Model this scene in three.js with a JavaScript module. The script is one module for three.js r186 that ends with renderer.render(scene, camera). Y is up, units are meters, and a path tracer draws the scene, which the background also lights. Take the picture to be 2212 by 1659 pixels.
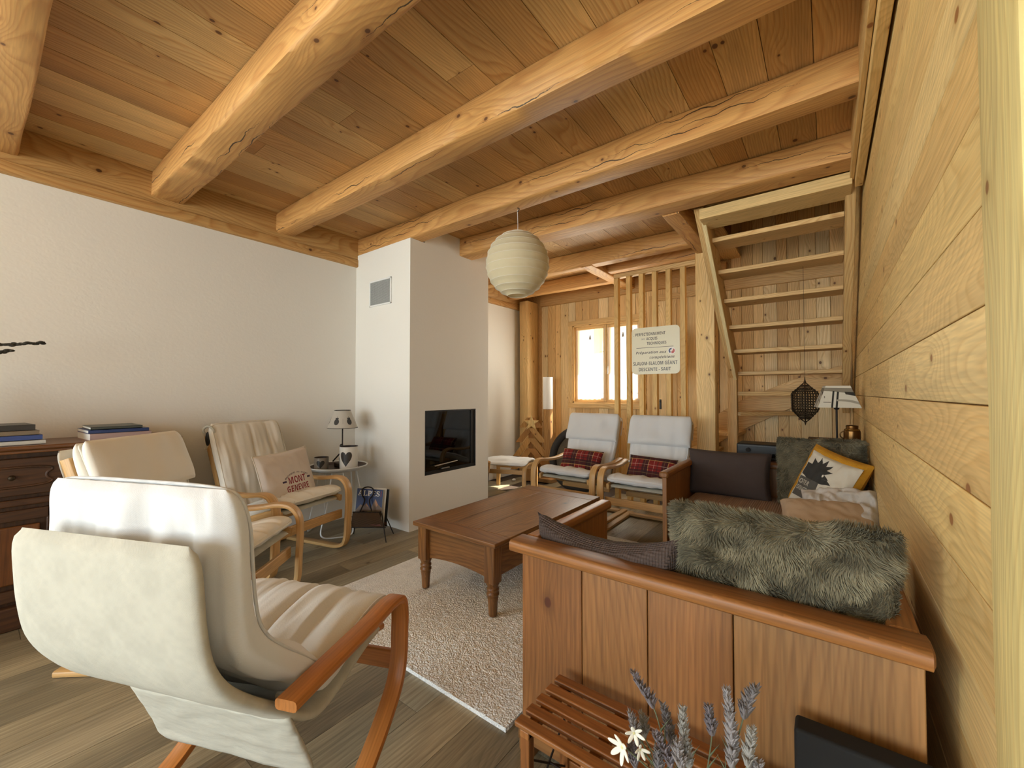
import * as THREE from 'three';
import { mergeGeometries, mergeVertices, toCreasedNormals } from 'three/addons/utils/BufferGeometryUtils.js';
import { RoundedBoxGeometry } from 'three/addons/geometries/RoundedBoxGeometry.js';
import { MeshSurfaceSampler } from 'three/addons/math/MeshSurfaceSampler.js';
import { RectAreaLightUniformsLib } from 'three/addons/lights/RectAreaLightUniformsLib.js';

// ---------- camera, sky, sun, daylight, exposure ----------
const scene = new THREE.Scene();
const camera = new THREE.PerspectiveCamera(2 * Math.atan(829.5 / 897) * 180 / Math.PI, 2212 / 1659, 0.05, 200);
camera.position.set(0, 1.2, 0);
camera.rotation.order = 'YXZ';
camera.rotation.set(Math.atan(19.5 / 897), Math.atan(681 / 897), 0);
const renderer = new THREE.WebGLRenderer({ antialias: true });
renderer.toneMapping = THREE.LinearToneMapping;
renderer.toneMappingExposure = 0.95;
renderer.shadowMap.enabled = true;
RectAreaLightUniformsLib.init();
scene.background = new THREE.Color().setRGB(2.1, 2.58, 3.0);            // bright hazy mountain sky

const sun = new THREE.DirectionalLight(new THREE.Color().setRGB(1, 0.88, 0.7), 60);   // low winter sun entering by the far window
sun.position.set(-2.4 + 0.7 * 4, 1.3 + 1.3 * 4, -5.26 - 1.06 * 4); sun.target.position.set(-2.4, 1.3, -5.26);
sun.castShadow = true; sun.shadow.mapSize.set(2048, 2048);
Object.assign(sun.shadow.camera, { left: -6, right: 6, top: 6, bottom: -6, near: 0.5, far: 30 });
scene.add(sun, sun.target);

const dayDoor = new THREE.RectAreaLight(new THREE.Color().setRGB(0.83, 0.965, 1.03), 6.4, 4.4, 2.2);   // daylight entering by the glazed door behind the camera
dayDoor.position.set(-1.3, 1.25, 4.56); dayDoor.lookAt(-1.3, 1.25, -5); scene.add(dayDoor);
const dayLeft = new THREE.RectAreaLight(new THREE.Color().setRGB(0.9, 1.0, 0.97), 11.2, 1.8, 1.4);             // daylight entering by the side window left of the camera
dayLeft.position.set(-3.67, 1.55, 2.1); dayLeft.lookAt(5, 1.45, 1.0); scene.add(dayLeft);
const dayWindow = new THREE.RectAreaLight(new THREE.Color().setRGB(0.97, 0.98, 0.88), 8.5, 0.9, 1.0);      // daylight entering by the curtained far window
dayWindow.position.set(-2.42, 1.62, -5.14); dayWindow.lookAt(-2.42, 1.2, 0); scene.add(dayWindow);

// ---------- small tools ----------
const V3 = (x, y, z) => new THREE.Vector3(x, y, z), V2 = (x, y) => new THREE.Vector2(x, y);
function rng(seed) { let s = seed | 0; return () => { s = (s + 0x6d2b79f5) | 0; let t = Math.imul(s ^ (s >>> 15), 1 | s); t = (t + Math.imul(t ^ (t >>> 7), 61 | t)) ^ t; return ((t ^ (t >>> 14)) >>> 0) / 4294967296; }; }
const rnd = rng(71);
const rr = (a, b) => a + (b - a) * rnd();
const clamp = (x, a = 0, b = 1) => Math.min(b, Math.max(a, x)), lerp = (a, b, t) => a + (b - a) * t;
const smooth = (a, b, x) => { const t = clamp((x - a) / (b - a)); return t * t * (3 - 2 * t); };
function noiseMaker(seed) {                                    // value noise, -1..1, that repeats every px, py
  const r = rng(seed), table = new Float32Array(4096).map(() => r() * 2 - 1);
  const h = (x, y) => table[(Math.imul(x, 374761393) + Math.imul(y, 668265263) >>> 7 ^ Math.imul(x, 2246822519) >>> 11) & 4095];
  return (x, y, px = 1024, py = 1024) => {
    const x0 = Math.floor(x), y0 = Math.floor(y); let fx = x - x0, fy = y - y0; fx = fx * fx * (3 - 2 * fx); fy = fy * fy * (3 - 2 * fy);
    const a = ((x0 % px) + px) % px, b = ((x0 + 1) % px + px) % px, c = ((y0 % py) + py) % py, d = ((y0 + 1) % py + py) % py;
    return lerp(lerp(h(a, c), h(b, c), fx), lerp(h(a, d), h(b, d), fx), fy);
  };
}
const N1 = noiseMaker(11), N2 = noiseMaker(23), N3 = noiseMaker(37);
const n3 = (x, y, z) => (N1(x + z * 0.71, y - z * 0.37) + N2(y * 1.1 + 5, z + x * 0.31) + N3(z * 0.93 - 3, x - y * 0.53)) / 2;

function dataTex(w, h, fill, srgb = true) {
  const d = new Uint8Array(w * h * 4), o = [0, 0, 0];
  for (let y = 0; y < h; y++) for (let x = 0; x < w; x++) { fill((x + 0.5) / w, (y + 0.5) / h, o); const k = (y * w + x) * 4; d[k] = clamp(o[0], 0, 255); d[k + 1] = clamp(o[1], 0, 255); d[k + 2] = clamp(o[2], 0, 255); d[k + 3] = 255; }
  const t = new THREE.DataTexture(d, w, h); t.wrapS = t.wrapT = THREE.RepeatWrapping; t.magFilter = THREE.LinearFilter; t.minFilter = THREE.LinearMipmapLinearFilter; t.generateMipmaps = true;
  if (srgb) t.colorSpace = THREE.SRGBColorSpace; t.needsUpdate = true; return t;
}
// a board 0.6 m wide and 2.4 m long: growth rings, fibres, knots and drying checks
const WU = 0.6, WV = 2.4;
function woodTex({ seed, light, dark, rings = 24, warp = 3, fine = 0.05, tone = 0.08, knots = 6, knot = [92, 58, 32], checks = 0, contrast = 0.8, w = 512, h = 1024 }) {
  const r = rng(seed), A = noiseMaker(seed + 1), B = noiseMaker(seed + 2), C = noiseMaker(seed + 3);
  const K = Array.from({ length: knots }, () => [r(), r(), 0.004 + 0.009 * r(), r() < 0.5 ? -1 : 1]);
  const Q = Array.from({ length: checks }, () => [r(), r(), 0.06 + 0.14 * r(), 0.0018 + 0.0022 * r(), r() * 40]);
  const wrap = (x) => x - Math.round(x);
  return dataTex(w, h, (u, v, o) => {
    let g = u * rings + warp * A(u * 3, v * 3, 3, 3) + warp * 0.35 * B(u * 7, v * 6, 7, 6), core = 0, halo = 0;
    for (const [kx, ky, kr, sg] of K) {
      const du = wrap(u - kx) * WU, dv = wrap(v - ky) * WV, e = du * du / 0.0016 + dv * dv / 0.012;
      if (e > 9) continue;
      g += sg * 2.2 * Math.exp(-e); const d = Math.sqrt(du * du + dv * dv * 0.55) / kr; core = Math.max(core, 1 - smooth(0.75, 1.15, d)); halo = Math.max(halo, 1 - smooth(0.9, 3, d));
    }
    const f = g - Math.floor(g), late = (f < 0.82 ? Math.pow(f / 0.82, 2.6) : (1 - f) / 0.18) * contrast;
    const k = 1 + fine * C(u * 190, v * 40, 190, 40) + fine * 0.6 * C(u * 64, v * 9, 64, 9) + tone * B(u * 5, v * 2, 5, 2);
    let m = 0; for (const [qx, qy, ql, qw, ph] of Q) { const dv = wrap(v - qy); if (Math.abs(dv) > ql) continue; const cx = qx + 0.02 * C(v * 24 + ph, 3, 24, 9) + 0.006 * C(v * 90 + ph, 5, 90, 9); if (Math.abs(wrap(u - cx)) * WU < qw * (1 - Math.abs(dv) / ql)) m = 1; }
    for (let i = 0; i < 3; i++) { let c = lerp(light[i], dark[i], late) * k; c = lerp(c, dark[i] * 0.92, halo * 0.5); c = lerp(c, knot[i], core * 0.85); o[i] = m ? c * 0.35 : c; }
  });
}
const TEX = {
  pine: woodTex({ seed: 101, light: [224, 202, 156], dark: [196, 160, 108], rings: 30, warp: 4.5, knots: 9 }),
  knotty: woodTex({ seed: 202, light: [224, 200, 154], dark: [200, 166, 114], rings: 38, warp: 2.6, knots: 16, tone: 0.1 }),
  beam: woodTex({ seed: 303, light: [197, 152, 94], dark: [168, 116, 64], rings: 20, warp: 4, knots: 7, checks: 9, tone: 0.08, contrast: 0.6 }),
  wall: woodTex({ seed: 404, light: [234, 214, 164], dark: [212, 182, 126], rings: 22, warp: 8, knots: 6, tone: 0.06, contrast: 0.55, knot: [150, 100, 55] }),
  floor: woodTex({ seed: 505, light: [158, 150, 128], dark: [126, 116, 94], rings: 30, warp: 2.0, knots: 2, tone: 0.16, fine: 0.09, contrast: 0.5, knot: [92, 70, 52] }),
  walnut: woodTex({ seed: 606, light: [148, 112, 72], dark: [106, 74, 46], rings: 20, warp: 3, knots: 1, tone: 0.16, fine: 0.1, contrast: 0.6, knot: [52, 32, 20] }),
  stained: woodTex({ seed: 707, light: [146, 106, 64], dark: [120, 82, 46], rings: 30, warp: 2.0, knots: 5, tone: 0.16, fine: 0.08, contrast: 0.5, knot: [84, 42, 22] }),
  beech: woodTex({ seed: 808, light: [204, 162, 106], dark: [186, 142, 86], rings: 60, warp: 0.8, knots: 0, tone: 0.05, fine: 0.06, contrast: 0.5, h: 512 }),
};
const mat = (o) => new THREE.MeshStandardMaterial({ roughness: 0.7, ...o });
const rgb = (r, g, b) => new THREE.Color().setRGB(r / 255, g / 255, b / 255, THREE.SRGBColorSpace);
const wood = (name, rough = 0.6, tint = 0xffffff) => mat({ map: TEX[name], roughness: rough, color: tint });
const tints = (name, rough, list) => list.map((c) => wood(name, rough, c));
const weave = dataTex(256, 256, (u, v, o) => { const a = Math.sin(u * 2 * Math.PI * 64), b = Math.sin(v * 2 * Math.PI * 64), c = 128 + 60 * a * b + 40 * N1(u * 80, v * 80, 80, 80); o[0] = o[1] = o[2] = c; }, false);
const fuzz = dataTex(512, 512, (u, v, o) => { const c = 128 + 60 * N1(u * 60, v * 60, 60, 60) + 50 * N2(u * 130, v * 130, 130, 130) + 26 * N3(u * 16, v * 16, 16, 16); o[0] = o[1] = o[2] = c; }, false);
const blotch = (base, amp, s, seed = 9) => { const A = noiseMaker(seed); return dataTex(512, 512, (u, v, o) => { const k = 1 + amp * (0.6 * A(u * s, v * s, s, s) + 0.4 * A(u * s * 4 + 9, v * s * 4, s * 4, s * 4)); for (let i = 0; i < 3; i++) o[i] = base[i] * k; }); };
const M = {
  plaster: mat({ color: rgb(236, 232, 224), roughness: 0.92, bumpMap: fuzz, bumpScale: 0.0006 }),
  ceil: tints('pine', 0.62, [0xe4cfb4, 0xecd8bc, 0xd8bc9c, 0xe2c29c, 0xd2ac80]),
  ceilKnot: tints('knotty', 0.62, [0xe6d2b6, 0xecd6b8, 0xdcc2a2, 0xd2b088]),
  plate: wood('pine', 0.65, 0xe0c29e),
  beam: wood('beam', 0.6, 0xfffaf0),
  farWall: tints('knotty', 0.6, [0xffffff, 0xfff2e0, 0xf8e6cc, 0xfff8ec]),
  farWallB: tints('pine', 0.6, [0xfff0da, 0xf4e0c4]),
  post: wood('knotty', 0.6, 0xfff4e0),
  sideWall: tints('wall', 0.6, [0xfff4e0, 0xf6e6cc, 0xfff0d2, 0xf2dec0]),
  doorPost: wood('wall', 0.6, 0xffffe6),
  stair: wood('pine', 0.6, 0xf6e4cc),
  floor: tints('floor', 0.42, [0xffffff, 0xeee6de, 0xded6cc, 0xf8eee2, 0xd2c8bc]),
  walnut: wood('walnut', 0.36, 0xe6d6c0), walnutEnd: wood('walnut', 0.36, 0xd8c4ac), dresser: wood('walnut', 0.5, 0x7c6656),
  sofa: tints('stained', 0.42, [0xffffff, 0xf4e4d6, 0xfff2e4, 0xe8d4c4]), sofaCap: wood('stained', 0.46, 0xffead0),
  beech: wood('beech', 0.42), beechDark: wood('beech', 0.4, 0xe4b88c),
  cotton: mat({ color: rgb(232, 226, 214), roughness: 0.95, bumpMap: weave, bumpScale: 0.0006 }),
  cottonWhite: mat({ color: rgb(220, 220, 220), roughness: 0.95, bumpMap: weave, bumpScale: 0.0006 }),
  canvas: mat({ map: blotch([192, 188, 174], 0.05, 5), roughness: 0.97, bumpMap: weave, bumpScale: 0.0008 }),
  brown: mat({ color: rgb(78, 64, 58), roughness: 0.98, bumpMap: weave, bumpScale: 0.004 }),
  brownFlat: mat({ color: rgb(70, 58, 54), roughness: 0.98, bumpMap: weave, bumpScale: 0.001 }),
  black: mat({ color: rgb(24, 23, 23), roughness: 0.5 }), blackMatt: mat({ color: rgb(20, 19, 19), roughness: 0.85 }),
  iron: mat({ color: rgb(44, 36, 32), roughness: 0.55, metalness: 0.5 }), bronze: mat({ color: rgb(66, 52, 36), roughness: 0.5, metalness: 0.7 }),
  white: mat({ color: rgb(238, 238, 236), roughness: 0.45 }), steel: mat({ color: rgb(190, 190, 188), roughness: 0.28, metalness: 1 }),
  copper: mat({ color: rgb(112, 80, 46), roughness: 0.28, metalness: 1 }),
  paper: new THREE.MeshPhysicalMaterial({ color: rgb(222, 210, 176), roughness: 0.9, transmission: 0.3, thickness: 0 }),
  glass: new THREE.MeshPhysicalMaterial({ color: 0xffffff, roughness: 0.02, transmission: 1, thickness: 0, ior: 1.5 }),
};

// ---------- names, labels, parts ----------
const taken = new Map();
function numbered(name) { const n = taken.get(name) || 0; taken.set(name, n + 1); return n ? `${name}_${String(n).padStart(3, '0')}` : name; }
function tag(o, label, category, group) { o.userData.label = label; o.userData.category = category; if (group) o.userData.group = group; return o; }
function shade(o) { o.castShadow = o.receiveShadow = true; return o; }
function thing(name, label, category, [x, y, z] = [0, 0, 0], turn = 0, group) { const g = new THREE.Group(); g.name = numbered(name); g.position.set(x, y, z); g.rotation.y = turn; scene.add(g); return tag(g, label, category, group); }
function part(parent, name, geo, m, label) { const o = shade(new THREE.Mesh(Array.isArray(geo) ? join(geo) : geo, m)); o.name = name; if (label) o.userData.label = label; parent.add(o); return o; }
function single(name, geo, m, label, category, group) { const o = shade(new THREE.Mesh(Array.isArray(geo) ? join(geo) : geo, m)); o.name = numbered(name); scene.add(o); return tag(o, label, category, group); }
function struct(name, geo, m, label) { const o = geo ? shade(new THREE.Mesh(Array.isArray(geo) ? join(geo) : geo, m)) : new THREE.Group(); o.name = name; o.userData.kind = 'structure'; o.userData.label = label; scene.add(o); return o; }

// ---------- shapes ----------
function join(list) { return mergeGeometries(list.map((g) => { let q = g.index ? g.toNonIndexed() : g; for (const k of Object.keys(q.attributes)) if (!['position', 'normal', 'uv'].includes(k)) q.deleteAttribute(k); return q; })); }
// uv in metres of board, running along an axis
function grain(g, axis = 1, off = null) {
  const q = g.index ? g.toNonIndexed() : g, p = q.attributes.position, n = q.attributes.normal, uv = new Float32Array(p.count * 2), ou = off ? off[0] : rr(0, 1), ov = off ? off[1] : rr(0, 1);
  const others = [0, 1, 2].filter((a) => a !== axis), get = (b, i, a) => b.getComponent(i, a);
  for (let t = 0; t < p.count; t += 3) {
    const m = [0, 1, 2].map((a) => Math.abs(get(n, t, a) + get(n, t + 1, a) + get(n, t + 2, a)));
    const end = m[axis] > m[others[0]] && m[axis] > m[others[1]], ua = end ? others[0] : m[others[0]] > m[others[1]] ? others[1] : others[0], va = end ? others[1] : axis;
    for (let i = t; i < t + 3; i++) { uv[i * 2] = get(p, i, ua) / WU + ou + (end ? 0 : ua * 0.37); uv[i * 2 + 1] = get(p, i, va) / (end ? 1.2 : WV) + ov; }
  }
  q.setAttribute('uv', new THREE.BufferAttribute(uv, 2)); return q;
}
function metric(g, s = 1) { const q = g.index ? g.toNonIndexed() : g, p = q.attributes.position, n = q.attributes.normal, uv = new Float32Array(p.count * 2); for (let t = 0; t < p.count; t += 3) { const m = [0, 1, 2].map((a) => Math.abs(n.getComponent(t, a))), k = m.indexOf(Math.max(...m)), ua = k === 0 ? 2 : 0, va = k === 1 ? 2 : 1; for (let i = t; i < t + 3; i++) { uv[i * 2] = p.getComponent(i, ua) * s; uv[i * 2 + 1] = p.getComponent(i, va) * s; } } q.setAttribute('uv', new THREE.BufferAttribute(uv, 2)); return q; }
// boxes given by their two corners
function slab(x0, x1, y0, y1, z0, z1, axis = -1, r = 0) {
  const w = Math.abs(x1 - x0), h = Math.abs(y1 - y0), d = Math.abs(z1 - z0);
  const g = r ? new RoundedBoxGeometry(w, h, d, 2, Math.min(r, w / 2.01, h / 2.01, d / 2.01)) : new THREE.BoxGeometry(w, h, d);
  g.translate((x0 + x1) / 2, (y0 + y1) / 2, (z0 + z1) / 2); return axis < 0 ? metric(g) : grain(g, axis);
}
// a skin over rings of points; rings may be closed loops; ends capped
function loft(rings, { caps = true, crease = 0, uvf } = {}) {
  const m = rings.length, n = rings[0].length, pos = [], uv = [], idx = [];
  let len = 0; const lens = rings.map((r, i) => (len += i ? r[0].distanceTo(rings[i - 1][0]) : 0));
  rings.forEach((r, i) => { let a = 0; for (let j = 0; j <= n; j++) { const p = r[j % n]; if (j) a += p.distanceTo(r[j - 1]); pos.push(p.x, p.y, p.z); const q = uvf ? uvf(i / (m - 1), j / n, p) : [a / WU, lens[i] / WV]; uv.push(q[0], q[1]); } });
  const w = n + 1;
  for (let i = 0; i < m - 1; i++) for (let j = 0; j < n; j++) { const a = i * w + j, b = a + 1, c = a + w, d = c + 1; idx.push(a, c, b, b, c, d); }
  if (caps) for (const i of [0, m - 1]) { const c = rings[i].reduce((s, p) => s.add(p), V3(0, 0, 0)).divideScalar(n), k = pos.length / 3; pos.push(c.x, c.y, c.z); uv.push(0, 0); rings[i].forEach((p) => { pos.push(p.x, p.y, p.z); uv.push((p.x - c.x) / WU, (p.y - c.y) / WU); }); for (let j = 0; j < n; j++) i ? idx.push(k, k + 1 + j, k + 1 + (j + 1) % n) : idx.push(k, k + 1 + (j + 1) % n, k + 1 + j); }
  let g = new THREE.BufferGeometry(); g.setAttribute('position', new THREE.Float32BufferAttribute(pos, 3)); g.setAttribute('uv', new THREE.Float32BufferAttribute(uv, 2)); g.setIndex(idx);
  const flip = volume(g) < 0; if (flip) { for (let t = 0; t < idx.length; t += 3) [idx[t + 1], idx[t + 2]] = [idx[t + 2], idx[t + 1]]; g.setIndex(idx); }
  g.computeVertexNormals(); seamNormals(g, m, w);
  return crease ? toCreasedNormals(g, crease) : g;
}
function volume(g) { const p = g.attributes.position, i = g.index.array; let v = 0; const a = V3(), b = V3(), c = V3(); for (let t = 0; t < i.length; t += 3) { a.fromBufferAttribute(p, i[t]); b.fromBufferAttribute(p, i[t + 1]); c.fromBufferAttribute(p, i[t + 2]); v += a.dot(b.cross(c)); } return v; }
function seamNormals(g, m, w) { const n = g.attributes.normal, a = V3(), b = V3(); for (let i = 0; i < m; i++) { a.fromBufferAttribute(n, i * w); b.fromBufferAttribute(n, i * w + w - 1); a.add(b).normalize(); n.setXYZ(i * w, a.x, a.y, a.z); n.setXYZ(i * w + w - 1, a.x, a.y, a.z); } }
// rounded rectangle section, half sizes a, b
function roundRect(a, b, r, k = 3) { const out = []; for (const [sx, sy, t0] of [[1, 1, 0], [-1, 1, 1], [-1, -1, 2], [1, -1, 3]]) for (let i = 0; i <= k; i++) { const t = (t0 + i / k) * Math.PI / 2; out.push([sx * (a - r) + r * Math.cos(t), sy * (b - r) + r * Math.sin(t)]); } return out; }
// a flat strip bent in the y z plane at x, w wide along x and t thick
function strip(pts, x, w, t, r = 0.006, steps = 48) {
  const c = new THREE.CatmullRomCurve3(pts.map(([z, y]) => V3(0, y, z)), false, 'centripetal'), rings = [];
  for (let i = 0; i <= steps; i++) { const p = c.getPointAt(i / steps), d = c.getTangentAt(i / steps), n = V3(0, -d.z, d.y).normalize(); rings.push(roundRect(w / 2, t / 2, r, 2).map(([a, b]) => V3(x + a, p.y + n.y * b, p.z + n.z * b))); }
  return loft(rings, { crease: 0.7 });
}
function tube(pts, r, { closed = false, steps = 0, sides = 8, type = 'centripetal' } = {}) { const c = new THREE.CatmullRomCurve3(pts.map((p) => Array.isArray(p) ? V3(...p) : p), closed, type); return new THREE.TubeGeometry(c, steps || pts.length * 6, r, sides, closed); }
function rod(a, b, r0, r1 = r0, sides = 8) { const A = V3(...a), B = V3(...b), d = B.clone().sub(A), g = new THREE.CylinderGeometry(r1, r0, d.length(), sides, 1); g.translate(0, d.length() / 2, 0); g.applyQuaternion(new THREE.Quaternion().setFromUnitVectors(V3(0, 1, 0), d.clone().normalize())); g.translate(A.x, A.y, A.z); return g; }
function lathe(pts, seg = 28) { return new THREE.LatheGeometry(pts.map(([r, y]) => V2(r, y)), seg); }
// timber with waney, hand-cut edges, running along an axis
function timber(a, b, w, h, { axis = 0, seed = 1, rough = 0.006, wane = 0.018, steps = 60 } = {}) {
  const rings = [], L = b - a, N = noiseMaker(seed);
  for (let i = 0; i <= steps; i++) {
    const s = i / steps, t = a + L * s, wn = wane * (0.6 + 0.8 * clamp(N(s * 5, 1) + 0.4)), sec = roundRect(w / 2, h / 2, clamp(wn, 0.004, Math.min(w, h) * 0.3), 2);
    rings.push(sec.map(([p, q], j) => { const k = rough * N(s * L * 2.6 + 40, j * 0.8 + seed), kk = 1 + k / 0.08 * 0.5; const P = [0, 0, 0]; P[axis] = t; const o = [0, 1, 2].filter((e) => e !== axis); P[o[0]] = (axis === 0 ? q : p) * kk; P[o[1]] = (axis === 0 ? p : q) * kk; return V3(...P); }));
  }
  const g = loft(rings, { crease: 0.9 }); return grain(g, axis);
}
// a soft pad following a profile in the y z plane
function pad(profile, hw, th, { lift = 0, ns = 64, na = 40, seams = [], seamDepth = 0.012, wrinkle = 0.004, seed = 1, pe = 0.36, waist = 0, s0 = 0, s1 = 1, endk = 10, dish = 0 } = {}) {
  const c = new THREE.CatmullRomCurve3(profile.map(([z, y]) => V3(0, y, z)), false, 'centripetal'), rings = [], N = noiseMaker(seed), pts = [];
  for (let i = 0; i <= ns; i++) { const s = lerp(s0, s1, i / ns), e = Math.abs(2 * i / ns - 1), k = Math.pow(Math.max(0, 1 - Math.pow(e, endk)), 0.5) + 0.02, p = c.getPointAt(s), d = c.getTangentAt(s), n = d; pts.push([p, d, n, k, s]); }
  for (const [p, d, n0, k, s] of pts) {
    const n = V3(0, -d.z, d.y), ring = [];                       // towards the sitter
    for (let j = 0; j < na; j++) {
      const h = na / 2, a = j < h ? 1 - 2 * j / h : -1 + 2 * (j - h) / h, cx = a * (1.5 - 0.5 * a * a), sx = (j < h ? 1 : -1) * Math.pow(Math.max(0, 1 - Math.pow(Math.abs(cx), 2 / pe)), 0.35);
      const roundEnd = 1 - 0.10 * Math.pow(Math.abs(2 * s - 1), 24);
      const x = hw * (1 - waist * Math.exp(-Math.pow((s - 0.52) / 0.14, 2))) * roundEnd * cx; let off = lift + th / 2 * k * sx;
      let q = 0; for (const u of seams) q = Math.max(q, Math.exp(-Math.pow((cx - u) / 0.036, 2))); if (sx > 0) off -= seamDepth * q * sx * k;
      off += wrinkle * k * (N(cx * 5 + 20, s * 9 + (sx > 0 ? 0 : 30)) + 0.6 * N(cx * 14 + 3, s * 7 + 9)) * Math.abs(sx);
      off -= dish * (1 - cx * cx) * k;
      ring.push(V3(x, p.y + n.y * off, p.z + n.z * off));
    }
    rings.push(ring);
  }
  return loft(rings, { uvf: (a, b, p) => [p.x * 4, a * 5] });
}
// a cushion lying in the x y plane, facing +z
function pillow(w, h, t, { seed = 1, n = 30, pinch = 0.06, wrinkle = 0.006, sag = 0, bulge = 0.5, bend = 0 } = {}) {
  const N = noiseMaker(seed), pos = [], uv = [], idx = [];
  for (const side of [1, -1]) for (let i = 0; i <= n; i++) for (let j = 0; j <= n; j++) {
    const u = (j / n) * 2 - 1, v = (i / n) * 2 - 1, au = Math.abs(u), av = Math.abs(v), f = Math.pow(Math.max(0, (1 - Math.pow(au, 3)) * (1 - Math.pow(av, 3))), bulge);
    const x = w / 2 * u * (1 - pinch * (1 - v * v) * au * au), y = h / 2 * v * (1 - pinch * (1 - u * u) * av * av) - sag * (1 - u * u) * smooth(0, 1, v);
    const wr = wrinkle * (N(u * 3 + 7, v * 3 + side * 5) + 0.7 * N(u * 9, v * 5 + side * 11)) * Math.sqrt(f);
    pos.push(x, y, side * (t / 2 * f) + side * wr + bend * (u * u - 0.3)); const U = (u + 1) / 2, W = (v + 1) / 2; uv.push(side > 0 ? U : 0.005 + U * 0.05, side > 0 ? W : 0.005 + W * 0.05);
  }
  const m = (n + 1) * (n + 1);
  for (const k of [0, 1]) for (let i = 0; i < n; i++) for (let j = 0; j < n; j++) { const a = k * m + i * (n + 1) + j, b = a + 1, c = a + n + 1, d = c + 1; k ? idx.push(a, c, b, b, c, d) : idx.push(a, b, c, b, d, c); }
  const g = new THREE.BufferGeometry(); g.setAttribute('position', new THREE.Float32BufferAttribute(pos, 3)); g.setAttribute('uv', new THREE.Float32BufferAttribute(uv, 2)); g.setIndex(idx); g.computeVertexNormals(); return g;
}
function edgeOf(w, h, { pinch = 0.06, sag = 0, bend = 0 } = {}) { const out = []; const f = (u, v) => V3(w / 2 * u * (1 - pinch * (1 - v * v) * u * u), h / 2 * v * (1 - pinch * (1 - u * u) * v * v) - sag * (1 - u * u) * smooth(0, 1, v), bend * (u * u - 0.3)); for (let k = 0; k < 14; k++) out.push(f(-1 + k / 7, -1)); for (let k = 0; k < 14; k++) out.push(f(1, -1 + k / 7)); for (let k = 0; k < 14; k++) out.push(f(1 - k / 7, 1)); for (let k = 0; k < 14; k++) out.push(f(-1, 1 - k / 7)); return out; }
function canvasTex(w, h, draw) { const c = document.createElement('canvas'); c.width = w; c.height = h; const x = c.getContext('2d'); draw(x, w, h); const t = new THREE.CanvasTexture(c); t.colorSpace = THREE.SRGBColorSpace; t.anisotropy = 8; return t; }
function shapeOf(pts) { return new THREE.Shape(pts.map(([x, y]) => V2(x, y))); }
function plate(shape, depth, bevel = 0.002) { return new THREE.ExtrudeGeometry(shape, { depth, bevelEnabled: bevel > 0, bevelSize: bevel, bevelThickness: bevel, bevelSegments: 2, curveSegments: 10 }); }
// ---------- the room ----------
const XL = -3.714, XR = 0.2, ZF = -5.26, ZB = 4.6, YC = 2.73, YB = 2.56, XO = 3.2;
const CHX = -2.887, CH0 = -2.333, CH1 = -3.38;

// floor: oak boards running towards the far wall
{
  const f = struct('floor', null, null, 'brown oak plank floor');
  part(f, 'subfloor', slab(XL - 0.2, XO + 0.2, -0.25, -0.015, ZF - 0.2, ZB + 0.2), mat({ color: rgb(60, 46, 36) }));
  const W = 0.19; let k = 0;
  const variants = []; for (let i = 0; i < 6; i++) variants.push(slab(-W / 2 + 0.0008, W / 2 - 0.0008, -0.014, 0, -0.64, 0.64, 2));
  const end = []; for (let x = XL, c = 0; x < XO; x += W, c++) for (let z = ZB - (c * 0.47 % 1.28); z > ZF; z -= 1.2816) {
    const z0 = Math.min(ZB, z + 1.28), z1 = Math.max(ZF, z), full = z0 - z1 > 1.27;
    if (x > XR + 0.1 || z1 > 0.6) { end.push(slab(x + 0.0008, x + W - 0.0008, -0.014, 0, z1, z0, 2)); continue; }
    const o = full ? part(f, 'plank', variants[k % 6], M.floor[(k * 3 + c) % 5]) : part(f, 'plank', slab(x + 0.0008, x + W - 0.0008, -0.014, 0, z1, z0, 2), M.floor[(k * 3 + c) % 5]);
    if (full) o.position.set(x + W / 2, 0, z + 0.64); k++;
  }
  part(f, 'plank_field', end, M.floor[0]).userData.kind = 'stuff';
}
// ceiling: boards on beams, with the stair opening at the far right
{
  const c = struct('ceiling', null, null, 'pine plank ceiling');
  const W = 0.18; let k = 0;
  for (let x = -0.03 - W * 21; x < XR; x += W, k++) {
    const x0 = Math.max(x, XL), x1 = Math.min(x + W, XR + 0.05); if (x1 - x0 < 0.03) continue;
    const zEnd = x0 > -0.92 ? -3.28 : ZF - 0.1, r = rng(k + 5), cut = k % 4 === 1 ? lerp(-2.6, 0.4, r()) : lerp(0.6, 2.4, r());
    const pool = r() < 0.55 ? M.ceil : M.ceilKnot;
    for (const [a, b] of [[zEnd, cut], [cut, ZB]]) part(c, 'plank', grain(new THREE.BoxGeometry(x1 - x0 - 0.003, 0.024, b - a - 0.002).translate((x0 + x1) / 2, YC + 0.012, (a + b) / 2), 2), pool[Math.floor(r() * pool.length)]);
  }
  part(c, 'deck', [slab(XL - 0.2, -0.9, YC + 0.026, YC + 0.2, ZF - 0.2, ZB + 0.2), slab(-0.9, XO + 0.2, YC + 0.026, YC + 0.2, -3.28, ZB + 0.2)], M.plate);
  part(c, 'soffit', slab(XR + 0.05, XO + 0.2, YC, YC + 0.024, -3.28, ZB), M.plate);
}
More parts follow.
